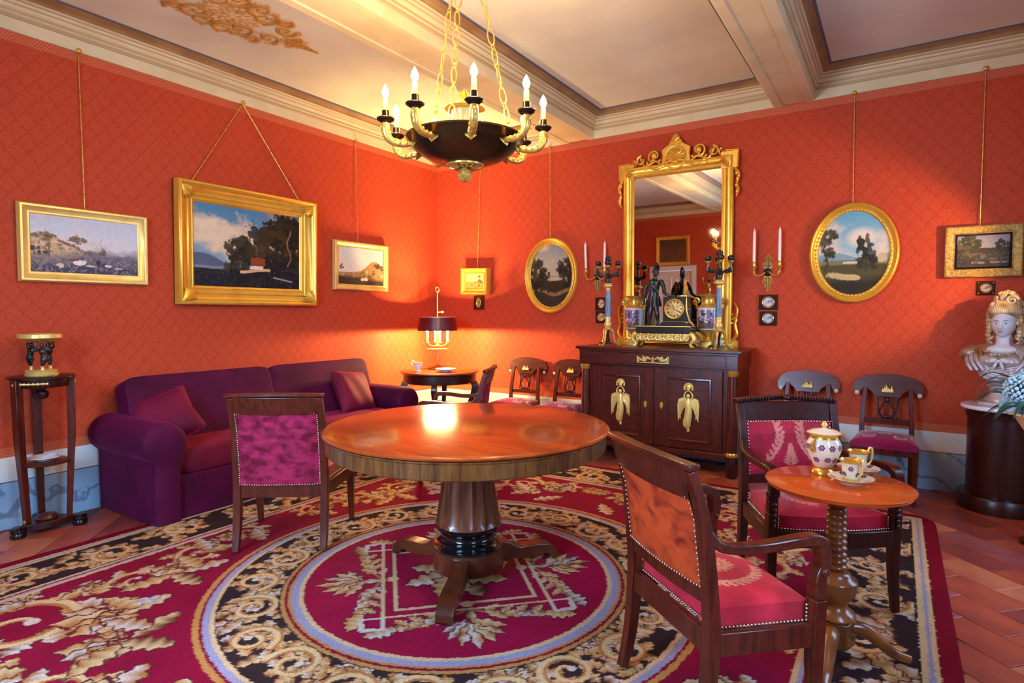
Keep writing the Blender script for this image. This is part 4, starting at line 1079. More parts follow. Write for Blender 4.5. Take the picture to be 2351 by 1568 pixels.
def seat_cushion(mb, wr, wf, D, z0, z1, y0=0.02, n=44, crown=.02, front_bow=0.0):
    """closed cushion: top grid + skirt; returns number of verts"""
    def edge(u, v):
        y = y0 + v*(D - y0); w = wr + (wf-wr)*v; x = (2*u-1)*w
        if front_bow: y += front_bow*v*(1-(2*u-1)**2)
        return x, y
    v_ = []; f = []
    for j in range(n):
        for i in range(n):
            u, v = i/(n-1), j/(n-1); x, y = edge(u, v)
            e = min(1, 6*min(u, 1-u, v, 1-v)); z = z1 - .016*(1-e)**2 + crown*(1-(2*u-1)**2)*(1-(2*v-1)**2)
            v_.append((x, y, z))
    f = [(j*n+i, j*n+i+1, (j+1)*n+i+1, (j+1)*n+i) for j in range(n-1) for i in range(n-1)]
    rim = [i for i in range(n)] + [j*n+n-1 for j in range(1, n)] + [(n-1)*n+i for i in range(n-2, -1, -1)] + [j*n for j in range(n-2, 0, -1)]
    b0 = len(v_)
    for k in rim: v_.append((v_[k][0]*1.008, v_[k][1], z0))
    m = len(rim)
    f += [(rim[k], b0+k, b0+(k+1) % m, rim[(k+1) % m]) for k in range(m)]; f.append(tuple(b0 + k for k in range(m)))
    mb.add(v_, f); return mb
def chair_frame(t, wr, wf, D, Ht, woodm, arms=True, back_out='crush', seat_base=(196, 34, 56), seat_fig=(236, 160, 120), inner='plain', crest='plain', sabre=0.0, wood_top=None, seat_mat='redseat', bow=0.02, full_back=False):
    W = G[woodm]; SZ = .46
    SP = [(-.05, 0), (-.018, .14), (0, .34), (-.006, .50), (-.035, .74), (-.085, Ht - .02)]
    def sy(z): return float(np.interp(z, [p[1] for p in SP], [p[0] for p in SP]))
    for s in (-1, 1):
        pts = spline([(s*wr, y, z) for y, z in SP], 18)
        MB().bar(pts, [.036, .042, .044, .042, .038, .034], [.032, .040, .046, .042, .036, .030], (1, 0, 0)).build('rear_leg', W, t, smooth=35, bevel=.003)
        fp = spline([(s*wf, D + .012 + sabre, 0), (s*wf, D - .004 + sabre*.3, .18), (s*wf, D - .004, .36), (s*wf, D, .46 if arms else .40)], 12)
        MB().bar(fp, [.030, .040, .046, .046], [.030, .040, .046, .046], (1, 0, 0)).build('front_leg', W, t, smooth=35, bevel=.003)
        MB().bar([(s*wr, .02, .345), (s*wf, D - .02, .345)], .030, .075, (1, 0, 0)).build('side_rail', W, t, smooth=35, bevel=.003)
    MB().bar([(-wr + .02, 0, .345), (wr - .02, 0, .345)], .075, .030, (0, 0, 1)).build('back_rail', W, t, smooth=35, bevel=.003)
    fr = [(x, D + bow*(1-(x/wf)**2), .345) for x in np.linspace(-wf + .022, wf - .022, 13)]
    MB().bar(fr, .075, .034, (0, 0, 1)).build('front_rail', W, t, smooth=35, bevel=.003)
    mb = seat_cushion(MB(), wr - .024, wf - .024, D - .012 if arms else D + .005, .382, SZ, 0.03, n=90, front_bow=bow)
    V = np.array(mb.v); cols = sample(wreath_canvas(D*.52, seat_base, seat_fig, D=D), V[:, 0], V[:, 1])
    sd = (V[:, 2] < SZ - .03); 
    mb.build('seat', G[seat_mat], t, smooth=50, colors=np.clip(cols, 0, 1))
    # back
    zl, zh = .50, Ht - .115
    if not full_back: MB().bar([(x, sy(zl) - .018*(1-(x/wr)**2), zl) for x in np.linspace(-wr + .018, wr - .018, 9)], .052, .028, (0, 0, 1)).build('lower_back_rail', W, t, smooth=35, bevel=.003)
    WTm = G[wood_top] if wood_top else W
    MB().bar([(x, sy(Ht-.06) - .024*(1-(x/wr)**2), Ht - .065) for x in np.linspace(-wr + .016, wr - .016, 13)], .105, .026, (0, -.25, 1)).build('crest_rail', W, t, smooth=35, bevel=.003)
    cap = MB().bar([(x, sy(Ht) - .004 - .026*(1-(x/wr)**2), Ht - .006 + (.016*(1 - abs(x)/wr) if crest == 'gadroon' else .006*(1-(x/wr)**2))) for x in np.linspace(-wr - .026, wr + .026, 15)], .020 if crest == 'plain' else .026, .044, (0, 0, 1))
    if crest == 'gadroon':
        for x in np.linspace(-wr - .01, wr + .01, 34):
            cap.tube([(x, sy(Ht) + .020 - .026*(1-(x/wr)**2), Ht - .018 + .016*(1-abs(x)/wr)), (x + .006, sy(Ht) + .022 - .026*(1-(x/wr)**2), Ht + .008 + .016*(1-abs(x)/wr))], .0065, 5)
        for k in range(3): cap.ell((0, sy(Ht) + .01, Ht + .012), (.022 - .004*k, .03, .016), 8, 5)
    cap.build('crest_cap', WTm if crest == 'plain' else W, t, smooth=40, bevel=.004)
    zi0, zi1 = zl + .024, zh + .004
    if full_back: zi0 = .385
    def bp(off, bulge):
        def fn(u, v):
            x = (2*u-1)*(wr - .020); z = zi0 + v*(zi1 - zi0)
            return (x, sy(z) - .018*(1-(x/wr)**2) + off + bulge*(1-(2*u-1)**4)*(1-(2*v-1)**4), z)
        return fn
    MB().grid(18, 18, bp(-.013, -.008)).build('back_panel', G[back_out], t, smooth=180)
    im = MB().grid(88, 88, bp(.013, .024)); V = np.array(im.v)
    ic = sample(laurel_canvas(seat_base, seat_fig, wr, zi1 - zi0), V[:, 0], V[:, 2] - zi0)
    im.build('inner_back', G[seat_mat], t, smooth=180, colors=np.clip(ic, 0, 1))
    nm = MB()
    def nails(pts):
        L = 0; last = None
        P = [Vector(p) for p in pts]
        for a, b in zip(P[:-1], P[1:]):
            d = (b-a).length; k = max(1, int(d/.0125))
            for q in range(k): p = a + (b-a)*(q/k); nm.ell(p[:], (.0048, .0048, .0048), 6, 4)
    g = bp(-.016, -.001)
    for path in ([g(0, v) for v in np.linspace(.01, 1, 9)], [g(1, v) for v in np.linspace(.01, 1, 9)], [g(u, 0.005) for u in np.linspace(0, 1, 9)], [g(u, .995) for u in np.linspace(0, 1, 9)]): nails(path)
    g = bp(.016, .002)
    for path in ([g(.02, v) for v in np.linspace(.01, 1, 9)], [g(.98, v) for v in np.linspace(.01, 1, 9)], [g(u, .985) for u in np.linspace(0, 1, 9)]): nails(path)
    for s in (-1, 1):
        nails([(s*(wr - .012), .035, .387), (s*(wf - .012), D - .03, .387)])
        nails([(s*(wr - .012), .032, .387), (s*(wr - .012), .032, .445)]); nails([(s*(wf - .012), D - .028, .387), (s*(wf - .012), D - .028, .45)])
        nails([(s*(wf - .030), D + (.0 if arms else .012), .387), (s*(wf - .030), D + (.0 if arms else .012), .45)])
    nails([(x, D - .006 + (bow + .008)*(1-(x/wf)**2) + (0 if arms else .014), .387) for x in np.linspace(-wf + .03, wf - .03, 11)])
    nails([(-wr + .03, .022, .387), (wr - .03, .022, .387)])
    nm.build('nail_trim', G['nail'], t, smooth=60)['kind'] = 'stuff'
    if arms:
        for s in (-1, 1):
            p = spline([(s*wr, sy(.70) + .012, .705), (s*(wr + .006), .03, .655), (s*(wr + .4*(wf-wr)), D*.45, .645), (s*wf, D*.78, .660), (s*wf, D - .006, .655), (s*wf, D + .016, .618), (s*wf, D + .016, .565), (s*wf, D + .002, .53), (s*wf, D, .46)], 34)
            MB().bar(p, [.028, .034, .040, .046, .048, .046, .044, .044], [.026, .032, .034, .036, .040, .040, .040, .046], (1, 0, 0)).build('arm', WTm if wood_top else W, t, smooth=50, bevel=.006)
            am = MB()
            for q in (-.014, 0, .014):
                am.tube([(a + q, b, c + .0) for a, b, c in [(p[k][0], p[k][1] + .020*max(0, (k-20)/6 if k < 27 else 1), p[k][2] + (.020 if k < 23 else .012)) for k in range(19, 30)]], .0055, 6)
            am.ell((s*wf, D + .018, .548), (.030, .016, .018)); am.ell((s*wf + s*.024, D + .01, .552), (.008, .015, .015))
            for q in range(5): am.ell((s*wf, D + .026, .50 - q*.025), (.014 - .001*q, .006, .013), 8, 5)
            am.build('arm_carving', W, t, smooth=60)
    return t
t = thing('chair', 'mahogany chair with a crushed pink velvet back, standing before the plum sofa', 'chair', (1.817, -3.581, FZ + .004), 0.631)
chair_frame(t, .25, .30, .48, .925, 'mahog', arms=False, back_out='crush', seat_base=(168, 26, 60), full_back=True)
t = thing('armchair', 'mahogany armchair with an orange velvet back in the right foreground', 'armchair', (4.175, -3.71, FZ + .004), -0.70)
chair_frame(t, .245, .285, .37, .925, 'mahog', arms=True, back_out='crusho', seat_base=(206, 40, 58), seat_fig=(240, 178, 140), wood_top='mahogx')
t = thing('armchair', 'carved armchair with a laurel-woven crimson back behind the tea table', 'armchair', (4.37, -2.28, FZ + .004), -2.571)
chair_frame(t, .25, .285, .43, .915, 'dark', arms=True, back_out='crush', seat_base=(176, 20, 52), seat_fig=(228, 142, 118), crest='gadroon', sabre=.01, bow=.035)
t = thing('armchair', 'mahogany armchair seen side-on between the corner table and the round table', 'armchair', (1.87, -1.67, FZ + .004), 2.04)
chair_frame(t, .25, .28, .44, .925, 'mahog', arms=True, back_out='crush', seat_base=(170, 28, 50))

# ------------------------------------------------------------------ chairs with broad curved crests along the back wall
def crest_outline():
    top = [(-.235, -.075), (-.24, -.02), (-.215, .03), (-.16, .062), (-.08, .080), (0, .086), (.08, .080), (.16, .062), (.215, .03), (.24, -.02), (.235, -.075)]
    bot = [(.205, -.088), (.188, -.066), (.178, -.045), (.135, -.040), (.105, -.062), (.085, -.095), (-.085, -.095), (-.105, -.062), (-.135, -.040), (-.178, -.045), (-.188, -.066), (-.205, -.088)]
    return top + bot
def side_chair():
    t = thing('side_chair', 'x', 'chair', (0, 0, 0), 0, 'broad-crested chairs along the back wall')
    W = G['mahog']; BY = .0
    def by(z): return float(np.interp(z, [0, .2, .43, .65, .92], [.07, .02, .0, .015, .07]))    # back leans to +y (towards the wall)
    poly = crest_outline(); zc = .825
    n = len(poly); v = []; 
    for dy in (-.011, .011):
        for (x, z) in poly: v.append((x, by(zc + z) + .055 - .055*(1-(x/.24)**2)*1.0 + dy - .03*0, zc + z))
    mb = MB().add(v, [tuple(range(n)), tuple(range(2*n-1, n-1, -1))] + [(i, i+n, (i+1) % n + n, (i+1) % n) for i in range(n)])
    cr = mb.build('crest_rail', G['mahogx'], t, smooth=30)
    for s in (-1, 1):
        MB().lathe([(0, 0), (.015, 0), (.017, .005), (.010, .010), (.006, .013), (0, .014)], T=Tm(s*.213, by(.76) + .042 - .008, zc - .078, rx=PI/2), seg=16).build('scroll_end', G['ivory'], cr)
    mm = MB(); y = by(zc - .03) - .012
    mm.box(-.040, .040, y - .006, y, zc - .058, zc - .048)
    for k, (x, h) in enumerate(((-.034, .018), (-.022, .034), (-.010, .052), (.002, .030), (.014, .020), (.026, .040), (.034, .016))):
        mm.tube([(x, y - .003, zc - .05), (x + .004, y - .003, zc - .05 + h*.6), (x - .002, y - .003, zc - .05 + h)], [.008, .006, .002], 6)
    mm.build('gilt_mount', G['goldp'], cr)
    for s in (-1, 1):
        MB().bar(spline([(s*.165, by(0) , 0), (s*.168, by(.2), .2), (s*.170, by(.43), .43), (s*.165, by(.6), .60), (s*.155, by(.8) + .008, .80)], 14), [.03, .036, .038, .034, .032], [.03, .034, .036, .026, .022], (1, 0, 0)).build('rear_leg', W, t, smooth=35, bevel=.003)
        MB().bar(spline([(s*.195, -.445, 0), (s*.195, -.432, .2), (s*.195, -.43, .43)], 8), [.026, .034, .042], [.026, .034, .042], (1, 0, 0)).build('front_leg', W, t, smooth=35, bevel=.003)
        MB().bar([(s*.168, -.01, .385), (s*.195, -.42, .385)], .026, .06, (1, 0, 0)).build('side_rail', W, t, smooth=35)
    MB().bar([(x, -.435 - .02*(1-(x/.2)**2), .385) for x in np.linspace(-.175, .175, 7)], .06, .026, (0, 0, 1)).build('front_rail', W, t, smooth=35)
    MB().box(-.155, .155, -.012, .012, .36, .415).build('back_rail', W, t, smooth=35, bevel=.003)
    MB().bar([(-.155, by(.535), .535), (.155, by(.535), .535)], .040, .02, (0, 0, 1)).build('cross_rail', W, t, smooth=35, bevel=.002)
    ly = MB(); y = by(.63)
    for s in (-1, 1):
        ly.tube(spline([(0, y, .565), (s*.040, y, .580), (s*.052, y, .62), (s*.034, y, .66), (s*.026, y + .006, .70), (s*.040, y + .01, .735)], 18), [.009, .008, .006], 8)
    for x in (-.014, 0, .014): ly.tube([(x, y, .575), (x, y + .008, .72)], .002, 5)
    ly.ell((0, y, .572), (.03, .01, .014)); ly.box(-.05, .05, y - .006, y + .008, .553, .566); ly.ell((0, y + .006, .70), (.018, .008, .02))
    ly.build('lyre_splat', G['dark'], t, smooth=50)
    for s in (-1, 1): MB().tube([(s*.062, by(.55), .55), (s*.062, by(.74) + .004, .74)], .005, 6).build('splat_rod', G['dark'], t)
    mb = seat_cushion(MB(), .185, .212, .45, .400, .455, -.0, 76, .028, .03)
    mb.v = [(x, -y, z) for x, y, z in mb.v]; mb.f = [f[::-1] for f in mb.f]
    V = np.array(mb.v); x, y = V[:, 0], V[:, 1]
    nn = fbm(x + 3, y + 9, 12, 4, 5); C = np.array(lin((150, 12, 84)))[None]*(.75 + .5*nn[:, None]); k = np.zeros(x.shape, bool)
    for (cx, cy) in ((-.10, -.12), (.10, -.12), (-.10, -.33), (.10, -.33), (0, -.225), (-.2, -.225), (.2, -.225)):
        r = np.hypot((x-cx), (y-cy)*.8); a = np.arctan2(y-cy, x-cx); k |= (np.abs(r-.036) < .008*(.5 + np.abs(np.sin(a*7)))) & (np.abs(a - PI/2) > .5) | (r < .011)
        k |= (np.abs(x-cx) < .04) & (np.abs(y-cy+.052) < .004)
    C[k] = np.array(lin((236, 188, 196)))
    mb.build('seat', G['satin'], t, smooth=50, colors=C)
    return t
sc0 = side_chair()
SC = [((1.372, -.155), .05, 'broad-crested mahogany side chair leftmost along the back wall, beside the corner table'), ((1.93, -.155), 0, 'broad-crested mahogany side chair partly hidden by the sideboard, on its left'),
      ((4.20, -.155), 0.02, 'broad-crested mahogany side chair to the right of the sideboard, behind the carved armchair'), ((4.778, -.155), -.02, 'broad-crested mahogany side chair with a purple wreath seat, nearest the bust')]
for i, ((x, y), rz, lab) in enumerate(SC):
    o = sc0 if i == 0 else copy_tree(sc0)
    o.location = (x, y, 0); o.rotation_euler = (0, 0, rz); o['label'] = lab

# ------------------------------------------------------------------ sofa
t = thing('sofa', 'plum velvet sofa with rolled arms against the left wall', 'sofa', (0.42, -2.62, 0), 0)
V_ = G['plum']
Y0, Y1 = -3.64, -1.52
MB().box(.10, .79, Y0, Y1, .012, .30).build('base', V_, t, True, smooth=30, bevel=.012)
MB().sq((.475, (Y0+Y1)/2, .385), (.325, (Y1-Y0)/2 + .005, .098), .28, .12, 40, 14).build('seat_cushion', G['plumseat'], t, True, smooth=180)
ym = -2.56
for (a, b) in ((-3.72, ym + .004), (ym - .004, -1.44)):
    T = Matrix.Translation((.245, (a+b)/2, .64)) @ Euler((0, -.30, 0)).to_matrix().to_4x4()
    MB().sq((0, 0, 0), (.095, (b-a)/2, .295), .16, .10, 48, 24, T=T).build('back_cushion', V_, t, True, smooth=180)
MB().box(.04, .12, -3.70, -1.46, .05, .62).build('back_frame', V_, t, True, smooth=30, bevel=.02)
def sofa_arm(yc, s):
    # section in y-z: straight side, rolled top; extruded front to back with a rounded front
    sec = []
    for k in range(29):
        a = PI*1.28 - (PI*1.50)*k/28
        sec.append((yc + s*0 + (.145*math.cos(a))*(1 if s < 0 else -1), .545 + .135*math.sin(a)))
    sgn = 1 if s < 0 else -1
    sec = [(yc - sgn*.075, .012), (yc - sgn*.078, .25), (yc - sgn*.080, .425)] + sec + [(yc + sgn*.095, .40), (yc + sgn*.095, .012)]
    n = len(sec); v = []; f = []
    xs = [(.06, 1.0), (.40, 1.0), (.775, 1.0), (.815, .985), (.832, .93), (.838, .82)]
    cy, cz = yc, .33
    for (x, q) in xs:
        for (y, z) in sec: v.append((x, cy + (y-cy)*q, cz + (z-cz)*(q if z > .05 else 1)))
    for i in range(len(xs)-1):
        for j in range(n):
            k = (j+1) % n; f.append((i*n+j, i*n+k, (i+1)*n+k, (i+1)*n+j))
    f.append(tuple(range(n))[::-1]); f.append(tuple((len(xs)-1)*n + j for j in range(n)))
    if sgn < 0: f = [q[::-1] for q in f]
    o = MB().add(v, f).build('arm', V_, t, True, smooth=50)
sofa_arm(-3.735, -1); sofa_arm(-1.425, 1)
MB().box(.796, .804, Y0 + .01, Y1 - .01, .012, .285).build('skirt', V_, t, True, smooth=0, bevel=.004)
# loose cushions
def pillow(label, loc, rot, s=.23, m='plum'):
    n = 26; v = []; f = []
    for side in (1, -1):
        for j in range(n):
            for i in range(n):
                u, w = 2*i/(n-1)-1, 2*j/(n-1)-1
                h = .085*((1-u**4)*(1-w**4))**.62*(1 + .05*math.sin(7*u + 3*w))
                pin = 1 - .10*(1-abs(u*w))*(u*u*0 + max(abs(u), abs(w))**6)
                v.append((u*s*pin, w*s*pin, side*h))
    N_ = n*n
    f = [(j*n+i, j*n+i+1, (j+1)*n+i+1, (j+1)*n+i) for j in range(n-1) for i in range(n-1)] + [(N_+j*n+i, N_+(j+1)*n+i, N_+(j+1)*n+i+1, N_+j*n+i+1) for j in range(n-1) for i in range(n-1)]
    o = MB().add(v, f).build('throw_pillow', G[m], None, smooth=180); o.location = loc; o.rotation_euler = rot.to_euler()
    me = o.data
    return tag(o, label, 'pillow')
pillow('plum velvet throw pillow leaning at the near end of the sofa', (.43, -3.53, .645), Matrix.Rotation(math.radians(52), 3, 'Z') @ Matrix.Rotation(math.radians(52), 3, 'X') @ Matrix.Rotation(math.radians(28), 3, 'Z'), .205, 'pillow')
pillow('dark red velvet throw pillow leaning at the far end of the sofa', (.46, -1.80, .645), Matrix.Rotation(math.radians(98), 3, 'Z') @ Matrix.Rotation(math.radians(60), 3, 'X') @ Matrix.Rotation(math.radians(-8), 3, 'Z'), .22, 'pillow')

# ================================================================== tables
TX, TY = 2.94, -3.25
t = thing('round_table', 'large round polished mahogany pedestal table in the middle of the rug', 'table', (TX, TY, FZ), 0)
MB().lathe([(0, .782), (.715, .782), (.728, .785), (.738, .790), (.741, .797), (.735, .8035), (.722, .806), (0, .806)], seg=96).build('tabletop', G['top'], t, smooth=50)
MB().lathe([(.60, .70), (.716, .70), (.722, .706), (.722, .770), (.728, .776), (.728, .782), (.60, .782)], seg=96).build('apron', G['walnut'], t, smooth=40)
MB().lathe([(.12, .70), (.30, .70), (.30, .665), (.16, .66)], seg=32).build('bearer', G['dark'], t)
def fl(r, a, z): return r*(1 - .055*abs(math.sin(a*8))**.6) if .285 < z < .66 else r
MB().lathe([(.122, .67), (.122, .655)] [::-1] + [], seg=96) 
MB().lathe([(.150, .270), (.172, .284), (.174, .296), (.168, .31), (.158, .38), (.146, .46), (.136, .55), (.128, .655), (.126, .67)], seg=128, flute=fl).build('fluted_column', G['column'], t, smooth=50)
MB().lathe([(.188, .160), (.186, .170), (.150, .176), (.142, .186), (.146, .200), (.150, .206), (.140, .214), (.136, .226), (.142, .236), (.152, .242), (.158, .252), (.170, .262), (.174, .276), (.165, .285)], seg=64).build('moulded_base', G['black'], t, smooth=50)
MB().lathe([(.150, .048), (.186, .052), (.188, .058), (.188, .160), (.10, .162)], seg=64).build('drum', G['foot'], t, smooth=40)
for a in (-64.6, 178, 60):
    # scrolled bracket foot, sawn from thick board
    up = [(.10, .150), (.20, .150), (.235, .142), (.262, .118), (.30, .104), (.36, .102), (.42, .100), (.47, .092), (.51, .072), (.535, .045), (.54, .015), (.532, .0)]
    lo = [(.50, .0), (.490, .020), (.478, .034), (.455, .040), (.42, .038), (.36, .034), (.30, .040), (.24, .050), (.10, .052)]
    MB().prism(up + lo, -.042, .042, 'y', T=Tm(rz=math.radians(a))).build('foot', G['foot'], t, smooth=30, bevel=.005)
# corner table
t = thing('corner_table', 'round mahogany table with curved legs in the room corner under the lamp', 'table', (.69, -.79, 0), 0)
MB().lathe([(0, .758), (.40, .758), (.418, .763), (.42, .770), (.414, .778), (0, .78)], seg=64).build('tabletop', G['top'], t, smooth=50)
MB().lathe([(.30, .66), (.385, .66), (.392, .666), (.392, .752), (.398, .758), (.30, .758)], seg=64).build('apron', G['dark'], t, smooth=40)
for k in range(4):
    a = -PI/2 + .55 + k*PI/2
    MB().bar(spline([(.36*math.cos(a), .36*math.sin(a), .665), (.385*math.cos(a), .385*math.sin(a), .60), (.33*math.cos(a), .33*math.sin(a), .44), (.25*math.cos(a), .25*math.sin(a), .26), (.26*math.cos(a), .26*math.sin(a), .10)], 16), [.05, .06, .045, .045, .05], [.06, .075, .05, .045, .05], (-math.sin(a), math.cos(a), 0)).build('leg', G['dark'], t, smooth=40, bevel=.005)
MB().prism([((.33 if k % 2 == 0 else .22)*math.cos(-PI/2 + .55 + k*PI/4), (.33 if k % 2 == 0 else .22)*math.sin(-PI/2 + .55 + k*PI/4)) for k in range(8)], .055, .10, 'z').build('plinth', G['dark'], t, smooth=30, bevel=.006)
for k in range(4):
    a = -PI/2 + .55 + k*PI/2; MB().lathe([(.03, 0), (.035, .01), (.035, .05), (.025, .06)], (.28*math.cos(a), .28*math.sin(a), 0), 16).build('bun_foot', G['dark'], t)
# tea table
EX, EY = 4.645, -3.05
t = thing('tea_table', 'small round tripod tea table with a bobbin-turned stem and orange veneered top', 'table', (EX, EY, FZ), 0)
MB().lathe([(0, .690), (.245, .690), (.258, .692), (.262, .697), (.258, .701), (.266, .704), (.268, .709), (.262, .713), (0, .7135)], seg=72).build('tabletop', G['teatop'], t, smooth=45)
pr_ = [(.045, .355)]
for k in range(13):
    z = .36 + k*.0255; pr_ += [(.030, z), (.040 - .0005*k, z + .006), (.043 - .0006*k, z + .0125), (.040 - .0005*k, z + .019)]
pr_ += [(.032, .692)]
MB().lathe(pr_, seg=32).build('bobbin_stem', G['stem'], t, smooth=60)
MB().lathe([(.040, .160), (.072, .165), (.078, .175), (.074, .186), (.058, .200), (.046, .212), (.044, .222), (.052, .236), (.072, .262), (.079, .290), (.078, .312), (.081, .318), (.078, .324), (.060, .334), (.056, .345), (.046, .356)], seg=40).build('urn', G['stem'], t, smooth=50)
MB().lathe([(.070, .055), (.078, .062), (.078, .160), (.06, .163)], seg=6, a0=.2).build('block', G['walnut'], t, smooth=20, bevel=.003)
for a in (-92, 20, 146):
    a = math.radians(a); ca, sa = math.cos(a), math.sin(a)
    MB().tube(spline([(.06*ca, .06*sa, .125), (.11*ca, .11*sa, .120), (.17*ca, .17*sa, .075), (.22*ca, .22*sa, .035), (.275*ca, .275*sa, .018)], 18), [.026, .026, .022, .019, .017], 12, flat=1.25).build('leg', G['stem'], t, smooth=60)
# ================================================================== sideboard
t = thing('sideboard', 'mahogany sideboard with columns and gilt winged figures below the mirror', 'sideboard', (3.0, -0.31, 0), 0)
M_, MX = G['mahog'], G['mahogx']
L_, R_, F_ = -.71, .71, -.245        # local body edges, front of doors
MB().box(L_, R_, F_ + .02, .275, .15, .925).build('body', M_, t, smooth=0, bevel=.003)
MB().prism([(-.755, 1.06), (.755, 1.06), (.765, 1.068), (.765, 1.080), (.755, 1.085), (-.755, 1.085), (-.765, 1.080), (-.765, 1.068)], -.305, .285, 'y').build('top_slab', MX, t, smooth=0, bevel=.004)
fz = MB().box(-.725, .725, -.278, .28, .925, 1.04); fz.box(-.735, .735, -.288, .282, 1.04, 1.06); fz.box(-.73, -.64, -.284, -.2, .915, 1.04); fz.box(.64, .73, -.284, -.2, .915, 1.04)
fz.build('frieze', MX, t, smooth=0, bevel=.003)
dw = MB().box(-.63, .63, -.282, -.275, .940, 1.030).build('drawer_front', MX, t, smooth=0, bevel=.003)
gm = MB()     # gilt griffins and vase
for s in (-1, 1):
    gm.tube(spline([(s*.02, -.292, .985), (s*.05, -.292, 1.0), (s*.085, -.292, .975), (s*.115, -.292, .985), (s*.14, -.292, 1.01)], 18), [.008, .014, .012, .008, .004], 6)
    gm.tube(spiral((s*.075, .985), .022, .005, 0, 1.2*s, 16, 'xz', -.292), .005, 6); gm.tube(spiral((s*.125, .98), .018, .004, 0, -1.2*s, 16, 'xz', -.292), .005, 6)
    gm.prism([(s*.05, .995), (s*.10, 1.02), (s*.085, .995), (s*.11, 1.0), (s*.06, .98)], -.296, -.286, 'y'); gm.tube([(s*.14, -.29, .96), (s*.145, -.29, 1.012)], .006, 6)
gm.lathe([(.006, 0), (.016, .01), (.008, .02), (.02, .035), (.006, .045), (.012, .055)], (0, -.288, .955), 12); gm.box(-.15, .15, -.29, -.284, .952, .958)
gm.build('gilt_mount', G['goldp'], dw)
def door(x0, x1, hs, lock):
    d = MB().box(x0, x1, F_ - .004, F_ + .03, .205, .905)
    o = d.build('door', M_, t, smooth=0, bevel=.003)
    px0, px1 = (x0 + .09, x1 - .12) if hs < 0 else (x0 + .12, x1 - .09)
    MB().rectsweep(px1 - px0, .565, [(0, 0), (.004, .010), (.014, .012), (.022, .006), (.026, .0)], T=Tm((px0+px1)/2, F_ - .004, .550)).build('panel_moulding', MX, o, smooth=30)
    MB().box(px0 + .024, px1 - .024, F_ - .0055, F_ - .004, .29, .81).build('panel', G['mahogx'], o, smooth=0)
    cx = (px0 + px1)/2; y = F_ - .010
    m = MB()
    m.tube(spline([(cx, y, .385), (cx - .012, y - .006, .43), (cx + .004, y - .01, .52), (cx, y - .012, .60), (cx, y - .012, .655)], 22), [.010, .030, .036, .030, .026, .022, .012], 10, flat=.5, side=(1, 0, 0))
    m.ell((cx, y - .010, .675), (.017, .012, .020)); m.ell((cx, y, .375), (.013, .008, .018))
    for s in (-1, 1):
        m.tube(spline([(cx + s*.018, y - .01, .645), (cx + s*.036, y - .008, .67), (cx + s*.028, y - .006, .70), (cx + s*.008, y - .006, .72)], 12), [.009, .006], 6)
        m.prism([(cx + s*.015, .64), (cx + s*.05, .66), (cx + s*.085, .645), (cx + s*.094, .60), (cx + s*.092, .53), (cx + s*.088, .45), (cx + s*.070, .49), (cx + s*.052, .54), (cx + s*.035, .57), (cx + s*.016, .58)], y - .008, y + .004, 'y')
        for q in range(5): m.tube([(cx + s*.03, y - .010, .635 - q*.012), (cx + s*.075, y - .012, .62 - q*.022), (cx + s*(.086 - q*.006), y - .010, .56 - q*.022)], [.004, .006, .003], 5)
    m.ell((cx, y - .004, .735), (.014, .01, .014))
    for q in range(9):
        a = PI*(q/8)*1.2 - .1*PI; m.ell((cx + .036*math.cos(a), y - .004, .745 + .038*math.sin(a)), (.010, .007, .010), 8, 5)
    m.lathe([(.008, 0), (.016, .02), (.012, .03)], (cx, y - .003, .715), 10); m.ell((cx, y - .002, .755), (.026, .006, .022), 10, 6)
    for q in range(5): m.tube([(cx + (q-2)*.010, y - .016, .60 - .01*abs(q-2)), (cx + (q-2)*.012, y - .018, .50), (cx + (q-2)*.011, y - .012, .41)], [.003, .005, .003], 5)
    m.build('gilt_figure', G['goldp'], o)
    MB().prism([(lock - .016, .565), (lock - .014, .595), (lock, .605), (lock + .014, .595), (lock + .016, .565), (lock, .535)], F_ - .010, F_ - .003, 'y').build('keyhole_plate', G['brass'], o, bevel=.002)
    return o
door(-.60, -.002, -1, -.078); door(.002, .60, 1, .072)
MB().prism([(-.055, .21), (.0, .56), (-.055, .90), (-.11, .56)], F_ - .008, F_ - .003, 'y').build('centre_veneer', G['mahog'], t, smooth=0)
pl_ = MB(); pl_.box(-.725, .725, -.262, .28, .15, .20); pl_.build('plinth', MX, t, smooth=0, bevel=.004)
for s in (-1, 1):
    x = s*.682; y = -.238
    c = MB().lathe([(.043, .215), (.046, .30), (.045, .5), (.041, .80), (.039, .875)], (x, y, 0), 28).build('column', M_, t, smooth=60)
    MB().lathe([(.050, .185), (.052, .190), (.052, .205), (.046, .212), (.045, .22)], (x, y, 0), 28).build('column_base', G['brass'], c)
    MB().lathe([(.040, .868), (.042, .872), (.046, .892), (.050, .905), (.050, .915)], (x, y, 0), 28).build('capital', G['brass'], c)
    MB().lathe([(.036, 0), (.043, .008), (.048, .03), (.053, .07), (.054, .09), (.050, .094), (.050, .10), (.054, .104), (.054, .15), (.050, .185)], (x, y, 0), 28).build('front_foot', G['dark'], t)
    MB().box(x - .04, x + .04, .18, .26, 0, .15).build('rear_foot', G['dark'], t, bevel=.004)
SBT = 1.085
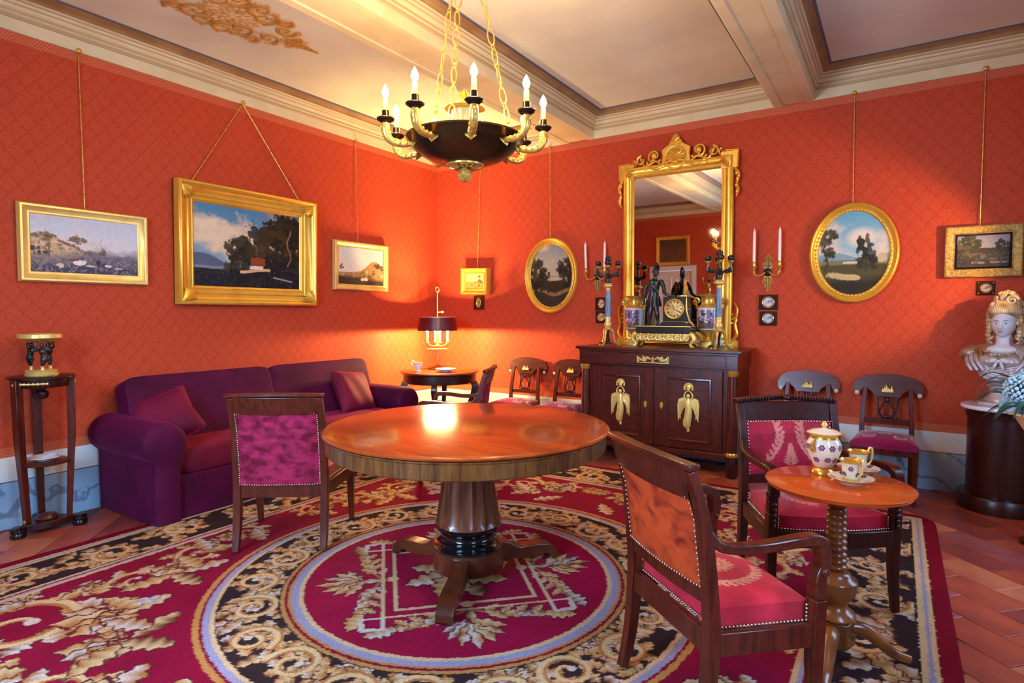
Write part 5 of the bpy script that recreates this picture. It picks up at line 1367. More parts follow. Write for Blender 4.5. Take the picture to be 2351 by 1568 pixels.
# ------------------------------------------------------------------ candelabra
def candelabrum(label, x, y):
    t = thing('candelabrum', label, 'candelabrum', (x, y, SBT), 0, 'pair of candelabra on the sideboard')
    for k in range(3):
        a = -PI/2 + k*2*PI/3; ca, sa = math.cos(a), math.sin(a)
        MB().tube(spline([(.028*ca, .028*sa, .165), (.050*ca, .050*sa, .14), (.058*ca, .058*sa, .10), (.066*ca, .066*sa, .05), (.092*ca, .092*sa, .022), (.118*ca, .118*sa, .008)], 18), [.014, .017, .013, .011, .012, .014, .010], 8).ell((.118*ca, .118*sa, .008), (.016, .016, .008), 8, 5).build('lion_foot', G['gilt'], t)
    MB().prism([(.085*math.cos(PI/6 + k*PI/3)*(1 if k % 2 else .55), .085*math.sin(PI/6 + k*PI/3)*(1 if k % 2 else .55)) for k in range(6)], .02, .036, 'z').build('triangular_base', G['blackm'], t, bevel=.003)
    MB().lathe([(.045, .036), (.022, .13), (.030, .15)], seg=3, a0=PI/2).build('plinth', G['blackm'], t, smooth=0)
    MB().lathe([(.034, .158), (.036, .168), (.026, .176), (.034, .19), (.036, .21), (.034, .225), (.024, .235), (.030, .26), (.030, .28)], seg=20).build('collar', G['goldp'], t, smooth=60)
    MB().lathe([(.030, .28), (.029, .36), (.025, .46), (.022, .53)], seg=60, flute=lambda r, a, z: r*(1 - .07*abs(math.sin(a*7)))).build('column', G['bmarble'], t, smooth=60)
    MB().lathe([(.020, .53), (.024, .535), (.021, .55), (.034, .565), (.046, .572), (.047, .582), (.036, .588), (.030, .60), (.012, .61)], seg=24).build('capital', G['goldp'], t, smooth=50)
    for k in range(4):
        a = k*PI/2 + .35; ca, sa = math.cos(a), math.sin(a)
        MB().tube(spline([(.010*ca, .010*sa, .60), (.022*ca, .022*sa, .66), (.06*ca, .06*sa, .685), (.085*ca, .085*sa, .672), (.100*ca, .100*sa, .70), (.094*ca, .094*sa, .745)], 20), [.013, .012, .011, .014, .010], 8).ell((.085*ca, .085*sa, .690), (.018, .018, .022), 8, 6).ell((.06*ca, .06*sa, .675), (.016, .016, .018), 8, 6).build('arm', G['bronze'], t)
        MB().lathe([(.008, .74), (.020, .752), (.026, .760), (.026, .764), (.014, .766)], (.094*ca, .094*sa, 0), 14).build('drip_pan', G['gilt'], t)
        MB().lathe([(.016, .764), (.027, .776), (.030, .790), (.025, .806), (.012, .814), (0, .816)], (.094*ca, .094*sa, 0), 14).build('cover', G['bronze'], t)
    MB().lathe([(.022, .60), (.030, .63), (.016, .68), (.012, .74), (.014, .79), (.022, .802)], seg=14).build('stem', G['bronze'], t)
    MB().lathe([(.026, .80), (.028, .806), (.014, .81)], seg=14).build('drip_pan', G['gilt'], t); MB().lathe([(.016, .808), (.027, .820), (.030, .834), (.025, .850), (.012, .858), (0, .860)], seg=14).build('cover', G['bronze'], t)
    return t
candelabrum('blue marble candelabrum with dark arms at the left end of the sideboard', 2.49, -.43)
candelabrum('blue marble candelabrum with dark arms at the right end of the sideboard', 3.528, -.43)
# ------------------------------------------------------------------ porcelain vases
def vase(label, x, y):
    t = thing('porcelain_vase', label, 'vase', (x, y, SBT), 0, 'pair of porcelain vases under the mirror')
    MB().box(-.055, .055, -.055, .055, 0, .055).build('foot_block', G['gilt'], t, bevel=.003)
    MB().lathe([(.048, .055), (.050, .06), (.030, .075), (.020, .09), (.026, .105), (.055, .13), (.080, .155), (.086, .165)], seg=32).build('gilt_base', G['gilt'], t, smooth=60)
    bm = MB().lathe([(.086, .165), (.091, .18), (.096, .24), (.099, .31), (.096, .345), (.088, .362)], seg=64)
    V = np.array(bm.v); a = np.arctan2(V[:, 1], V[:, 0]); z = V[:, 2]; fr = np.abs(a + PI/2) < .75
    C = np.tile(np.array(lin((198, 214, 224))), (len(V), 1)); 
    bm2 = MB(); n = 150; m = 56
    bm2.grid(n, m, lambda u, v: (lambda r, th, zz: (r*math.cos(th), r*math.sin(th), zz))(float(np.interp(v, [0, .1, .45, .8, .93, 1], [.086, .091, .097, .099, .095, .088])), 2*PI*u, .165 + .197*v))
    V = np.array(bm2.v); a = np.arctan2(V[:, 1], V[:, 0]); z = V[:, 2]; nz = fbm(a*1.2, z*9, 2.2, 3, int(x*10)); n2 = fbm(a*1.3, z*11, 3, 3, int(x*10)+9)
    C = np.tile(np.array(lin((196, 214, 226))), (len(V), 1)); fr = (np.abs(a + PI/2) < .85) & (z > .175) & (z < .345)
    C[fr] = np.array(lin((104, 130, 178))); C[fr & (nz > .52)] = np.array(lin((214, 200, 190))); C[fr & (n2 > .58)] = np.array(lin((92, 52, 64))); C[fr & (z < .225)] = np.array(lin((98, 84, 70))); C[fr & (n2 < .36)] = np.array(lin((190, 90, 100)))
    bm2.build('painted_body', mat('painted_porcelain', (255, 255, 255), .18, attr=True, coat=.3), t, smooth=180, colors=C)
    MB().lathe([(.088, .362), (.090, .366), (.084, .374), (.086, .38), (.070, .388), (.062, .40), (.060, .44), (.066, .462), (.086, .472), (.096, .474), (.098, .480), (.084, .482), (.06, .46)], seg=40).build('neck', G['gilt'], t, smooth=50)
    for s in (-1, 1):
        MB().tube(spiral((s*.098, .425), .036, .008, -PI/2, 1.3*s, 24, 'xz', 0), [.014, .008], 8).tube(spline([(s*.085, 0, .345), (s*.10, 0, .37), (s*.10, 0, .392)], 8), [.012, .014], 8).ell((s*.115, 0, .42), (.02, .018, .026)).build('handle', G['gilt'], t)
    return t
vase('gilt-handled porcelain vase with a blue painted scene on the left, by the soldier clock', 2.672, -.20)
vase('gilt-handled porcelain vase with a blue painted scene behind the right candelabrum', 3.375, -.20)
# ------------------------------------------------------------------ mantel clock with soldier
t = thing('mantel_clock', 'black marble mantel clock with a bronze soldier and a gilt frieze on the sideboard', 'clock', (3.06, -.42, SBT + .007), 0)
for s in (-1, 1):
    for y in (-.085, .085):
        MB().tube(spline([(s*.235, y, .13), (s*.27, y*1.1, .11), (s*.285, y*1.15, .07), (s*.25, y*1.1, .035), (s*.265, y*1.2, .008)], 16), [.018, .022, .020, .012, .014], 8).ell((s*.27, y*1.2, .010), (.02, .018, .010), 8, 5).build('scroll_foot', G['goldp'], t)
MB().box(-.235, .235, -.095, .095, .055, .125).build('gilt_frieze', G['gilt'], t, bevel=.003)
fm = MB()
for k in range(13):
    x = -.222 + k*.037; s = 1 if k % 2 else -1
    fm.tube(spiral((x, .085), .026, .006, s*PI/2, 1.25*s, 16, 'xz', -.102), [.009, .006], 6); fm.ell((x + .018, -.102, .095 - .02*s), (.012, .008, .014), 8, 5, rot=(0, s*.6, 0)); fm.ell((x, -.10, .085), (.009, .009, .009), 8, 5)
fm.build('frieze_relief', G['goldp'], t)
sl = MB().box(-.25, .25, -.11, .11, .125, .185); sl.build('marble_base', G['blackm'], t, bevel=.006)
MB().box(-.256, .256, -.114, .114, .183, .193).build('base_lip', G['gilt'], t, bevel=.002)
MB().prism([(-.04, .193), (.24, .193), (.22, .205), (.205, .23), (-.005, .23), (-.03, .21)], -.09, .09, 'y').build('step', G['blackm'], t, smooth=30)
cb = MB().box(-.005, .205, -.078, .078, .23, .455).build('case', G['blackm'], t, bevel=.004)
MB().box(-.018, .218, -.086, .086, .216, .232).build('case_lip', G['gilt'], t, bevel=.002)
MB().tube([(.20, -.07, .45), (.206, -.075, .33), (.235, -.08, .24), (.275, -.085, .197)], .007, 6).build('corner_bead', G['goldp'], t)
cx, cz, y = .10, .345, -.080
d = MB().lathe([(0, 0), (.078, 0), (.078, .004), (0, .006)], T=Tm(cx, y, cz, rx=PI/2), seg=48).build('dial', G['dial'], t)
MB().tube([(cx + .083*math.cos(2*PI*k/48), y - .006, cz + .083*math.sin(2*PI*k/48)) for k in range(48)], .0085, 8, closed=True).build('bezel', G['brass'], d)
nm = MB()
for k in range(12): a = 2*PI*k/12; nm.ell((cx + .062*math.cos(a), y - .006, cz + .062*math.sin(a)), (.007, .003, .007), 8, 5)
nm.build('hour_marks', G['bronze'], d)
for (a, L) in ((1.9, .040), (-.5, .056)): MB().bar([(cx, y - .009, cz), (cx + L*math.cos(a), y - .009, cz + L*math.sin(a))], .002, .006, (0, 1, 0)).build('clock_hand', G['black'], d)
MB().ell((cx, y - .010, cz), (.008, .004, .008)).build('hand_boss', G['brass'], d)
# helmet trophy on top of the case
MB().lathe([(.0, .455), (.05, .456), (.05, .466), (.02, .47)], (.15, 0, 0), 16).ell((.17, 0, .49), (.018, .014, .024), 8, 6).tube(spline([(.165, 0, .48), (.175, 0, .53), (.168, 0, .57), (.175, 0, .60)], 10), [.018, .022, .014, .012], 8).build('gilt_trophy', G['gilt'], t)
# the soldier: one continuous body, feet on the base, left hand resting on the case
sx, sz, sy_0 = -.11, .193, -.02
def P_(x, y, z): return (sx + x, sy_0 + y, sz + z)
b = MB()
b.tube(spline([P_(-.045, .0, .008), P_(-.040, -.005, .06), P_(-.030, -.01, .13), P_(-.018, 0, .20), P_(-.008, 0, .25)], 16), [.013, .017, .024, .026, .033, .036], 12)
b.tube(spline([P_(.050, -.03, .008), P_(.046, -.028, .06), P_(.038, -.035, .125), P_(.024, -.018, .19), P_(.014, 0, .25)], 16), [.012, .016, .024, .025, .033, .036], 12)
b.ell(P_(-.048, -.028, .010), (.016, .036, .010), 10, 6); b.ell(P_(.054, -.060, .010), (.016, .036, .010), 10, 6)
b.tube(spline([P_(.002, 0, .235), P_(.0, 0, .29), P_(-.002, -.002, .34), P_(.004, 0, .40), P_(.008, 0, .425)], 16), [.044, .045, .046, .056, .058, .030], 16, flat=.72)
b.ell(P_(-.05, 0, .405), (.024, .022, .022), 10, 7); b.ell(P_(.066, 0, .402), (.024, .022, .022), 10, 7)
b.tube([P_(.008, 0, .42), P_(.012, -.004, .455)], [.021, .018], 10); b.ell(P_(.014, -.008, .482), (.024, .028, .034), 14, 10)
b.tube(spline([P_(.068, 0, .40), P_(.096, -.01, .345), P_(.108, -.03, .30), P_(.150, -.03, .272), P_(.18, -.02, .268)], 14), [.023, .021, .017, .014, .011], 10)
b.tube(spline([P_(-.052, 0, .40), P_(-.082, -.006, .34), P_(-.090, -.02, .28), P_(-.082, -.045, .24), P_(-.074, -.055, .215)], 14), [.023, .021, .017, .014, .011], 10)
b.ell(P_(.19, -.02, .268), (.018, .012, .009), 8, 6); b.ell(P_(-.072, -.058, .205), (.011, .012, .018), 8, 6)
so = b.build('soldier', G['bronze'], t, remesh=.0055, smooth=180); so['label'] = 'dark bronze soldier in a crested helmet'
hm = MB().ell(P_(.014, -.002, .497), (.029, .034, .030), 14, 10).tube(spline([P_(.014, -.035, .515), P_(.016, -.02, .555), P_(.018, .02, .560), P_(.018, .05, .52), P_(.016, .05, .46)], 16), [.010, .016, .018, .014, .006], 8).tube([P_(-.012, -.03, .488), P_(.014, -.04, .492), P_(.04, -.03, .488)], .005, 6).build('helmet', G['bronze'], so)
kt = MB().lathe([(.060, .175), (.056, .21), (.047, .25), (.046, .27)], P_(.004, 0, 0), 40, flute=lambda r, a, z: r*(1 + .10*math.sin(a*12))).build('kilt', G['bronze'], so, smooth=60)
MB().tube(spline([P_(-.05, .02, .41), P_(-.02, .045, .36), P_(-.05, .05, .28), P_(-.065, .04, .20), P_(-.09, .03, .12)], 16), [.03, .045, .04, .036, .012], 10, flat=.5).tube(spline([P_(-.055, -.02, .405), P_(0, -.045, .37), P_(.045, -.035, .31)], 10), .012, 8).build('cloak', G['bronze'], so)

# ================================================================== chandelier
CX, CY = 2.95, -3.28
t = thing('chandelier', 'bronze bowl chandelier with nine lit candle arms hanging over the round table', 'chandelier', (CX, CY, 2.07), 0)
def rel(p): return (p[0], p[1], p[2] - 2.07)
Z0 = -2.07
MB().lathe([(.06, 2.155), (.12, 2.163), (.19, 2.188), (.245, 2.222), (.280, 2.255), (.293, 2.278), (.300, 2.282), (.300, 2.290), (.290, 2.289), (.27, 2.268), (.20, 2.22), (.10, 2.19), (0, 2.186)], (0, 0, Z0), 64).build('bowl', G['bowl'], t, smooth=60)
rs = MB().lathe([(.03, 2.150), (.085, 2.146), (.094, 2.150), (.096, 2.158), (.088, 2.163), (.03, 2.16)], (0, 0, Z0), 40)
for k in range(16):
    a = 2*PI*k/16; rs.tube([(.03*math.cos(a), .03*math.sin(a), 2.146 + Z0), (.06*math.cos(a), .06*math.sin(a), 2.142 + Z0), (.082*math.cos(a), .082*math.sin(a), 2.147 + Z0)], [.004, .007, .004], 5)
rs.build('rosette', G['gilt'], t)
pc = MB().lathe([(0, 2.068), (.012, 2.072), (.030, 2.092), (.035, 2.108), (.030, 2.118), (.036, 2.122), (.034, 2.128), (.020, 2.134), (.016, 2.150)], (0, 0, Z0), 24)
for k in range(40):
    a = k*2.4; z = 2.078 + .0009*k; r = np.interp(z, [2.068, 2.092, 2.108, 2.118], [.008, .029, .034, .031]); pc.ell((r*math.cos(a), r*math.sin(a), z + Z0), (.006, .006, .007), 6, 4)
pc.build('pine_cone', G['gilt'], t)
MB().lathe([(.075, 2.26), (.085, 2.31), (.072, 2.34), (.070, 2.425), (.074, 2.43)], (0, 0, Z0), 32).build('canister', mat('olive_tin', (120, 122, 84), .35, c2=(96, 98, 66)), t)
MB().lathe([(.074, 2.426), (.104, 2.438), (.106, 2.448), (.098, 2.454), (.05, 2.456), (.02, 2.462)], (0, 0, Z0), 32).build('canister_rim', G['gold'], t)
fn = MB().lathe([(.02, 2.46), (.026, 2.475), (.018, 2.49)], (0, 0, Z0), 12)
for q in range(5): a = q*1.256; fn.tube([(0, 0, 2.48 + Z0), (.022*math.cos(a), .022*math.sin(a), 2.505 + Z0), (.006*math.cos(a), .006*math.sin(a), 2.535 + Z0)], [.008, .012, .002], 6)
fn.build('flame_finial', G['gold'], t)
def arm_parts():
    a = spline([(.268, 0, 2.238), (.315, 0, 2.232), (.360, 0, 2.236), (.392, 0, 2.262), (.402, 0, 2.30), (.400, 0, 2.332)], 22)
    A = MB().tube([rel(p) for p in a], [.012, .015, .017, .020, .021, .018], 12)
    for k in range(16):
        p = a[3 + k]; ang = k*2.1; A.ell((p[0] + .017*math.cos(ang), .017*math.sin(ang), p[2] + Z0 + .004), (.008, .007, .010), 6, 4)
    A.prism([(-.028, 0), (-.022, .03), (0, .042), (.022, .03), (.028, 0), (0, -.03)], -.002, .004, 'y', T=Matrix.Translation(rel((.268, 0, 2.232))) @ Euler((0, -.55, 0)).to_matrix().to_4x4() @ Euler((0, 0, PI/2)).to_matrix().to_4x4())
    cup = MB().lathe([(.014, 2.322), (.030, 2.332), (.042, 2.340), (.044, 2.346), (.040, 2.350), (.018, 2.352), (.017, 2.385), (.013, 2.386)], rel((.400, 0, 0)), 20)
    can = MB().lathe([(.0125, 2.383), (.0125, 2.442), (.008, 2.446)], rel((.400, 0, 0)), 14)
    bul = MB().lathe([(.006, 2.446), (.014, 2.456), (.018, 2.468), (.015, 2.484), (.007, 2.500), (0, 2.512)], rel((.400, 0, 0)), 8)
    return A, cup, can, bul
A, cup, can, bul = arm_parts()
first = None
for k in range(9):
    ang = .58 + 2*PI*k/9
    if first is None:
        o = A.build('arm', G['gilt'], t, smooth=60); c1 = cup.build('candle_cup', G['bowl'], o, smooth=50); c2 = can.build('candle_tube', G['candley'], o, smooth=60); c3 = bul.build('bulb', G['bulb'], o, smooth=180); lamp('bulb_light', o, rel((.400, 0, 2.472)), BULB, None, .022); first = o
    else: o = copy_tree(first, t)
    o.rotation_euler = (0, 0, ang)
# chains: every link a piece
def link_mesh(L, r, wr, name='link'):
    pts = []
    for k in range(14):
        a = 2*PI*k/14; pts.append((r*math.cos(a), 0, L/2*math.sin(a)))
    o = MB().tube(pts, wr, 6, closed=True).build(name, G['gilt'], None, smooth=180); me = o.data; bpy.data.objects.remove(o); return me
LM = [link_mesh(.085, .016, .0040), link_mesh(.026, .011, .0026)]
for ang in (53, 173, 293):
    a = math.radians(ang)
    p0 = Vector((.262*math.cos(a), .262*math.sin(a), 2.272 - 2.07)); p1 = Vector((.012*math.cos(a), .012*math.sin(a), 3.40 - 2.07))
    d = p1 - p0; Lg = d.length; u = d.normalized(); q = u.to_track_quat('Z', 'Y')
    ch = bpy.data.objects.new('chain', link_mesh(.05, .012, .004, 'chain_hook')); COL.objects.link(ch); ch.parent = t; ch.location = p0 + u*.02; ch.rotation_mode = 'QUATERNION'; ch.rotation_quaternion = q
    s = .045; k = 0
    while s < Lg - .05:
        me = LM[k % 2]; L = (.085, .026)[k % 2]
        o = bpy.data.objects.new('link', me); COL.objects.link(o); o.parent = ch
        o.location = (0, 0, s + L/2 - .02 - .02); o.rotation_euler = (0, 0, (k % 2)*PI/2 + .5*(k//2 % 3)); s += L - .006; k += 1
MB().lathe([(.035, 3.385 + Z0), (.045, 3.40 + Z0), (.030, 3.42 + Z0), (.020, CZ + Z0 - .0002)], seg=24).build('ceiling_crown', G['gilt'], t)

# ================================================================== bouillotte lamp
LX, LY, LZ = .52, -.62, .78
t = thing('table_lamp', 'brass candle-arm table lamp with a maroon metal shade on the corner table', 'lamp', (LX, LY, LZ), 0)
MB().lathe([(.105, 0), (.11, .006), (.10, .014), (.045, .026), (.02, .04), (.015, .055)], seg=32).build('base', G['brass'], t)
MB().lathe([(.007, .05), (.010, .08), (.006, .12), (.006, .86), (.0, .862)], seg=12).build('stem', G['brass'], t)
MB().tube([(.026*math.cos(2*PI*k/20), 0, .885 + .026*math.sin(2*PI*k/20)) for k in range(20)], .006, 6, closed=True).build('ring_handle', G['brass'], t)
MB().tube([(0, 0, .63), (.05, 0, .635)], .006, 6).ell((.07, 0, .636), (.022, .005, .014)).build('key', G['brass'], t)
sh = MB(); seg = 48; prof = [(.222, .425), (.196, .575), (.194, .575), (.220, .425)]
sh.add([(r*math.cos(2*PI*j/seg), r*math.sin(2*PI*j/seg), z) for j in range(seg) for (r, z) in prof], [(j*4+i, ((j+1) % seg)*4+i, ((j+1) % seg)*4+(i+1) % 4, j*4+(i+1) % 4) for j in range(seg) for i in range(4)])
sh.build('shade', G['shade'], t, smooth=40)
MB().bar([(-.2, 0, .56), (.2, 0, .56)], .004, .004, (0, 0, 1)).bar([(0, -.2, .56), (0, .2, .56)], .004, .004, (0, 0, 1)).build('shade_carrier', G['brass'], t)
for k in range(4):
    a = math.radians(33 + 20 + 90*k); ca, sa = math.cos(a), math.sin(a); r = .115
    MB().tube(spline([(0, 0, .265), (.04*ca, .04*sa, .25), (.08*ca, .08*sa, .262), (r*ca, r*sa, .285)], 14), [.006, .005, .006], 8).lathe([(.006, .28), (.022, .292), (.022, .296), (.012, .30), (.012, .31)], (r*ca, r*sa, 0), 14).build('arm', G['brass'], t)
    MB().lathe([(.012, .305), (.012, .400), (.007, .404)], (r*ca, r*sa, 0), 14).build('candle_tube', G['tin'], t)
    MB().lathe([(.006, .402), (.013, .412), (.015, .424), (.012, .440), (.004, .456), (0, .460)], (r*ca, r*sa, 0), 8).build('bulb', G['bulb'], t, smooth=180); lamp('bulb_light', t, (r*ca, r*sa, .428), LAMPB, (1.0, .66, .26))
MB().lathe([(.006, .205), (.03, .212), (.12, .218), (.122, .222), (.02, .224)], seg=32).build('tray', G['brass'], t)
# footed white cup and a saucer on the corner table
t = thing('footed_cup', 'white footed cup with a gilt rim on the corner table', 'cup', (.545, -.975, .78), .4)
MB().lathe([(.026, 0), (.028, .006), (.016, .014), (.018, .022), (.034, .040), (.045, .065), (.047, .092), (.044, .092), (.040, .062), (.0, .03)], seg=28).build('bowl', G['porcw'], t, smooth=60)
MB().lathe([(.0472, .088), (.0485, .093), (.0465, .095), (.044, .093)], seg=28).build('gilt_rim', G['brass'], t)
MB().tube(spline([(-.045, 0, .06), (-.070, 0, .08), (-.062, 0, .115), (-.045, 0, .11), (-.045, 0, .09)], 18), .005, 8).build('handle', G['porcw'], t)
t = thing('saucer', 'white saucer on the corner table in front of the lamp', 'saucer', (.83, -.86, .78), 0)
MB().lathe([(.05, 0), (.055, .008), (.095, .022), (.108, .030), (.108, .034), (.09, .027), (.05, .014), (0, .012)], seg=36).build('dish', G['porcw'], t, smooth=60)

# ================================================================== tripod stand, tazza, plate
SXc, SYc = .225, -4.19
t = thing('tripod_stand', 'slender mahogany tripod stand with a round top near the left edge', 'stand', (SXc, SYc, 0), 0)
def ang3(k): return math.radians(-72 + k*120)   # two feet towards the room, one at the wall
angs = [math.radians(-75), math.radians(65), math.radians(175)]
MB().lathe([(.0, .985), (.172, .985), (.178, .990), (.178, .996), (.170, 1.0), (0, 1.002)], seg=48).build('top', G['dark'], t, smooth=45)
MB().lathe([(.10, .93), (.140, .93), (.145, .94), (.145, .985), (.1, .985)], seg=48).build('frieze', G['dark'], t, smooth=45)
gm = MB()
for k in range(-9, 10):
    a = -PI/5 + k*.055; gm.ell((.147*math.cos(a), .147*math.sin(a), .957), (.005, .005, .006 + .004*(k % 3 == 0)), 6, 4)
gm.build('gilt_inlay', G['goldp'], t)
MB().lathe([(0, .845), (.026, .855), (.036, .875), (.034, .892), (.018, .905), (.020, .915), (.03, .925), (.03, .93)], seg=24).build('drop_finial', G['dark'], t)
for k, a in enumerate(angs):
    ca, sa = math.cos(a), math.sin(a)
    o = MB().bar([(.150*ca, .150*sa, .985), (.145*ca, .145*sa, .6), (.118*ca, .118*sa, .07)], [.052, .050, .036], [.044, .040, .030], (-sa, ca, 0)).build('leg', G['mahog'], t, smooth=35, bevel=.002)
    MB().ell((.163*ca, .163*sa, .955), (.012, .012, .014), 10, 6).build('gilt_disc', G['goldp'], o)
    MB().ell((.122*ca, .122*sa, .085), (.018, .018, .02), 8, 6).build('gilt_sabot', G['gilt'], o)
    MB().lathe([(.040, 0), (.044, .01), (.044, .026), (.040, .032), (.042, .038), (.040, .062), (.03, .068)], (.172*ca, .172*sa, 0), 18).build('foot', G['black'], t)
pl2 = []
for k in range(3):
    a0, a1 = angs[k], angs[(k+1) % 3]
    if a1 < a0: a1 += 2*PI
    pl2.append((.165*math.cos(a0), .165*math.sin(a0)))
    for q in range(1, 6): aa = a0 + (a1-a0)*q/6; rr = .165 - .075*math.sin(PI*q/6)**.6; pl2.append((rr*math.cos(aa), rr*math.sin(aa)))
MB().prism(pl2, .026, .070, 'z').build('concave_plinth', G['dark'], t, smooth=30, bevel=.004)
MB().lathe([(.06, .070), (.064, .078), (.05, .098), (.02, .106), (0, .107)], seg=24).build('plinth_boss', G['mahogx'], t)
MB().lathe([(0, .432), (.132, .432), (.138, .437), (.138, .445), (.132, .449), (0, .449)], seg=36).build('shelf', G['mahogx'], t, smooth=40)
t = thing('plate', 'white patterned plate on the lower shelf of the tripod stand', 'plate', (SXc, SYc, .449), 0)
MB().lathe([(.045, 0), (.05, .008), (.085, .020), (.092, .024), (.092, .028), (.08, .024), (.045, .012), (0, .01)], seg=36).build('dish', G['porcw'], t, smooth=60)
for k in range(7): a = k*.9; MB().lathe([(0, .0255), (.009, .0252), (.009, .0248)], (.075*math.cos(a), .075*math.sin(a), 0), 8).build('painted_flower', G['flower'], t)
t = thing('bronze_tazza', 'gilt dish carried by three dark bronze figures on the tripod stand', 'tazza', (SXc, SYc, 1.002), 0)
MB().lathe([(.088, 0), (.090, .012), (.082, .016), (.086, .030), (.078, .036), (.0, .040)], seg=40).build('base', G['goldp'], t, smooth=45)
MB().lathe([(.02, .212), (.07, .218), (.098, .232), (.112, .236), (.118, .240), (.118, .262), (.112, .266), (.10, .262), (.09, .246), (0, .24)], seg=48).build('dish', G['goldp'], t, smooth=45)
for k in range(3):
    a = math.radians(-48 + 35 + 120*k); T = Tm(.055*math.cos(a), .055*math.sin(a), 0, rz=a + PI/2)
    MB().lathe([(.012, .036), (.009, .05), (.012, .06)], seg=12, T=T).build('pedestal', G['goldp'], t)
    f = MB(); f.tube(spline([(.0, .0, .058), (.006, -.004, .09), (.014, .002, .12), (.004, 0, .15), (0, 0, .175)], 14), [.008, .015, .024, .018, .020, .012], 10, T=T)
    f.ell((0, 0, .196), (.012, .013, .015), 10, 7, T=T)
    f.tube(spline([(.018, 0, .172), (.032, -.004, .185), (.024, -.004, .215)], 8), [.008, .006], 8, T=T); f.tube(spline([(-.018, 0, .172), (-.034, -.004, .182), (-.024, -.004, .215)], 8), [.008, .006], 8, T=T)
    f.tube([(.012, .012, .10), (.03, .02, .085)], [.014, .004], 8, T=T)
    f.build('figure', G['bronze'], t, remesh=.004, smooth=180)
    w = MB(); 
    for s in (-1, 1): w.ell((s*.03, .018, .165), (.024, .004, .014), 10, 6, T=T, rot=(0, s*.3, 0))
    w.build('wings', G['bronze'], t)

# ================================================================== tea things
TZ = FZ + .7135
def flower_on(mb, prof, c, th, z, s=.011):
    r = float(np.interp(z, [p[1] for p in prof], [p[0] for p in prof])); r2 = float(np.interp(z + .004, [p[1] for p in prof], [p[0] for p in prof]))
    Nn = Vector((math.cos(th), math.sin(th), -(r2-r)/.004)).normalized(); e = Vector((-math.sin(th), math.cos(th), 0)); up = Nn.cross(e)
    o = Vector((r*math.cos(th), r*math.sin(th), z)) + Nn*.0008
    for k in range(7):
        if k < 6: a = k*PI/3; q = o + (e*math.cos(a) + up*math.sin(a))*s*.72
        else: q = o
        rr = s*(.36 if k < 6 else .3); v = [q[:]] + [(q + (e*math.cos(b) + up*math.sin(b))*rr)[:] for b in [2*PI*i/8 for i in range(8)]]
        mb.add(v, [(0, 1+i, 1+(i+1) % 8) for i in range(8)])
JP = [(.040, .030), (.046, .045), (.060, .075), (.066, .10), (.062, .125), (.050, .140)]
t = thing('lidded_jar', 'tall cream porcelain sugar jar with gilt lid and purple flowers on the tea table', 'jar', (4.582, -2.935, TZ), 0)
MB().lathe([(.0, 0), (.046, 0), (.047, .006), (.040, .018), (.034, .024), (.036, .030)], seg=40).build('gilt_foot', G['brass'], t, smooth=50)
MB().lathe([(.030, .026), (.036, .030), (.046, .050), (.060, .082), (.068, .108), (.066, .130), (.056, .148), (.054, .152)], seg=48).build('body', G['porc'], t, smooth=60)
MB().lathe([(.054, .150), (.056, .152), (.055, .160), (.066, .170), (.070, .173), (.066, .175), (.03, .176)], seg=48).build('gilt_rim', G['brass'], t, smooth=50)
l = MB().lathe([(.066, .175), (.045, .186), (.012, .192), (.008, .195)], seg=40).build('lid', G['porc'], t, smooth=50)
MB().lathe([(.004, .193), (.008, .198), (.013, .206), (.008, .216), (0, .222)], seg=16).build('knob', G['goldp'], l)
JP2 = [(.036, .030), (.046, .050), (.060, .082), (.068, .108), (.066, .130), (.056, .148)]
for (a, z) in ((-.55, .118), (-1.15, .120), (-.75, .068), (-2.1, .118), (.05, .118), (-1.55, .066), (-.15, .066), (-1.75, .122)): fm = MB(); flower_on(fm, JP2, None, a - .45, z, .0125); fm.build('painted_flower', G['flower'], t)
for a in (-2.05, 1.09):
    MB().tube(spline([(.062*math.cos(a), .062*math.sin(a), .15), (.078*math.cos(a), .078*math.sin(a), .135), (.076*math.cos(a), .076*math.sin(a), .112), (.069*math.cos(a), .069*math.sin(a), .10)], 12), [.004, .006, .011, .005], 8).build('handle', G['brass'], t)
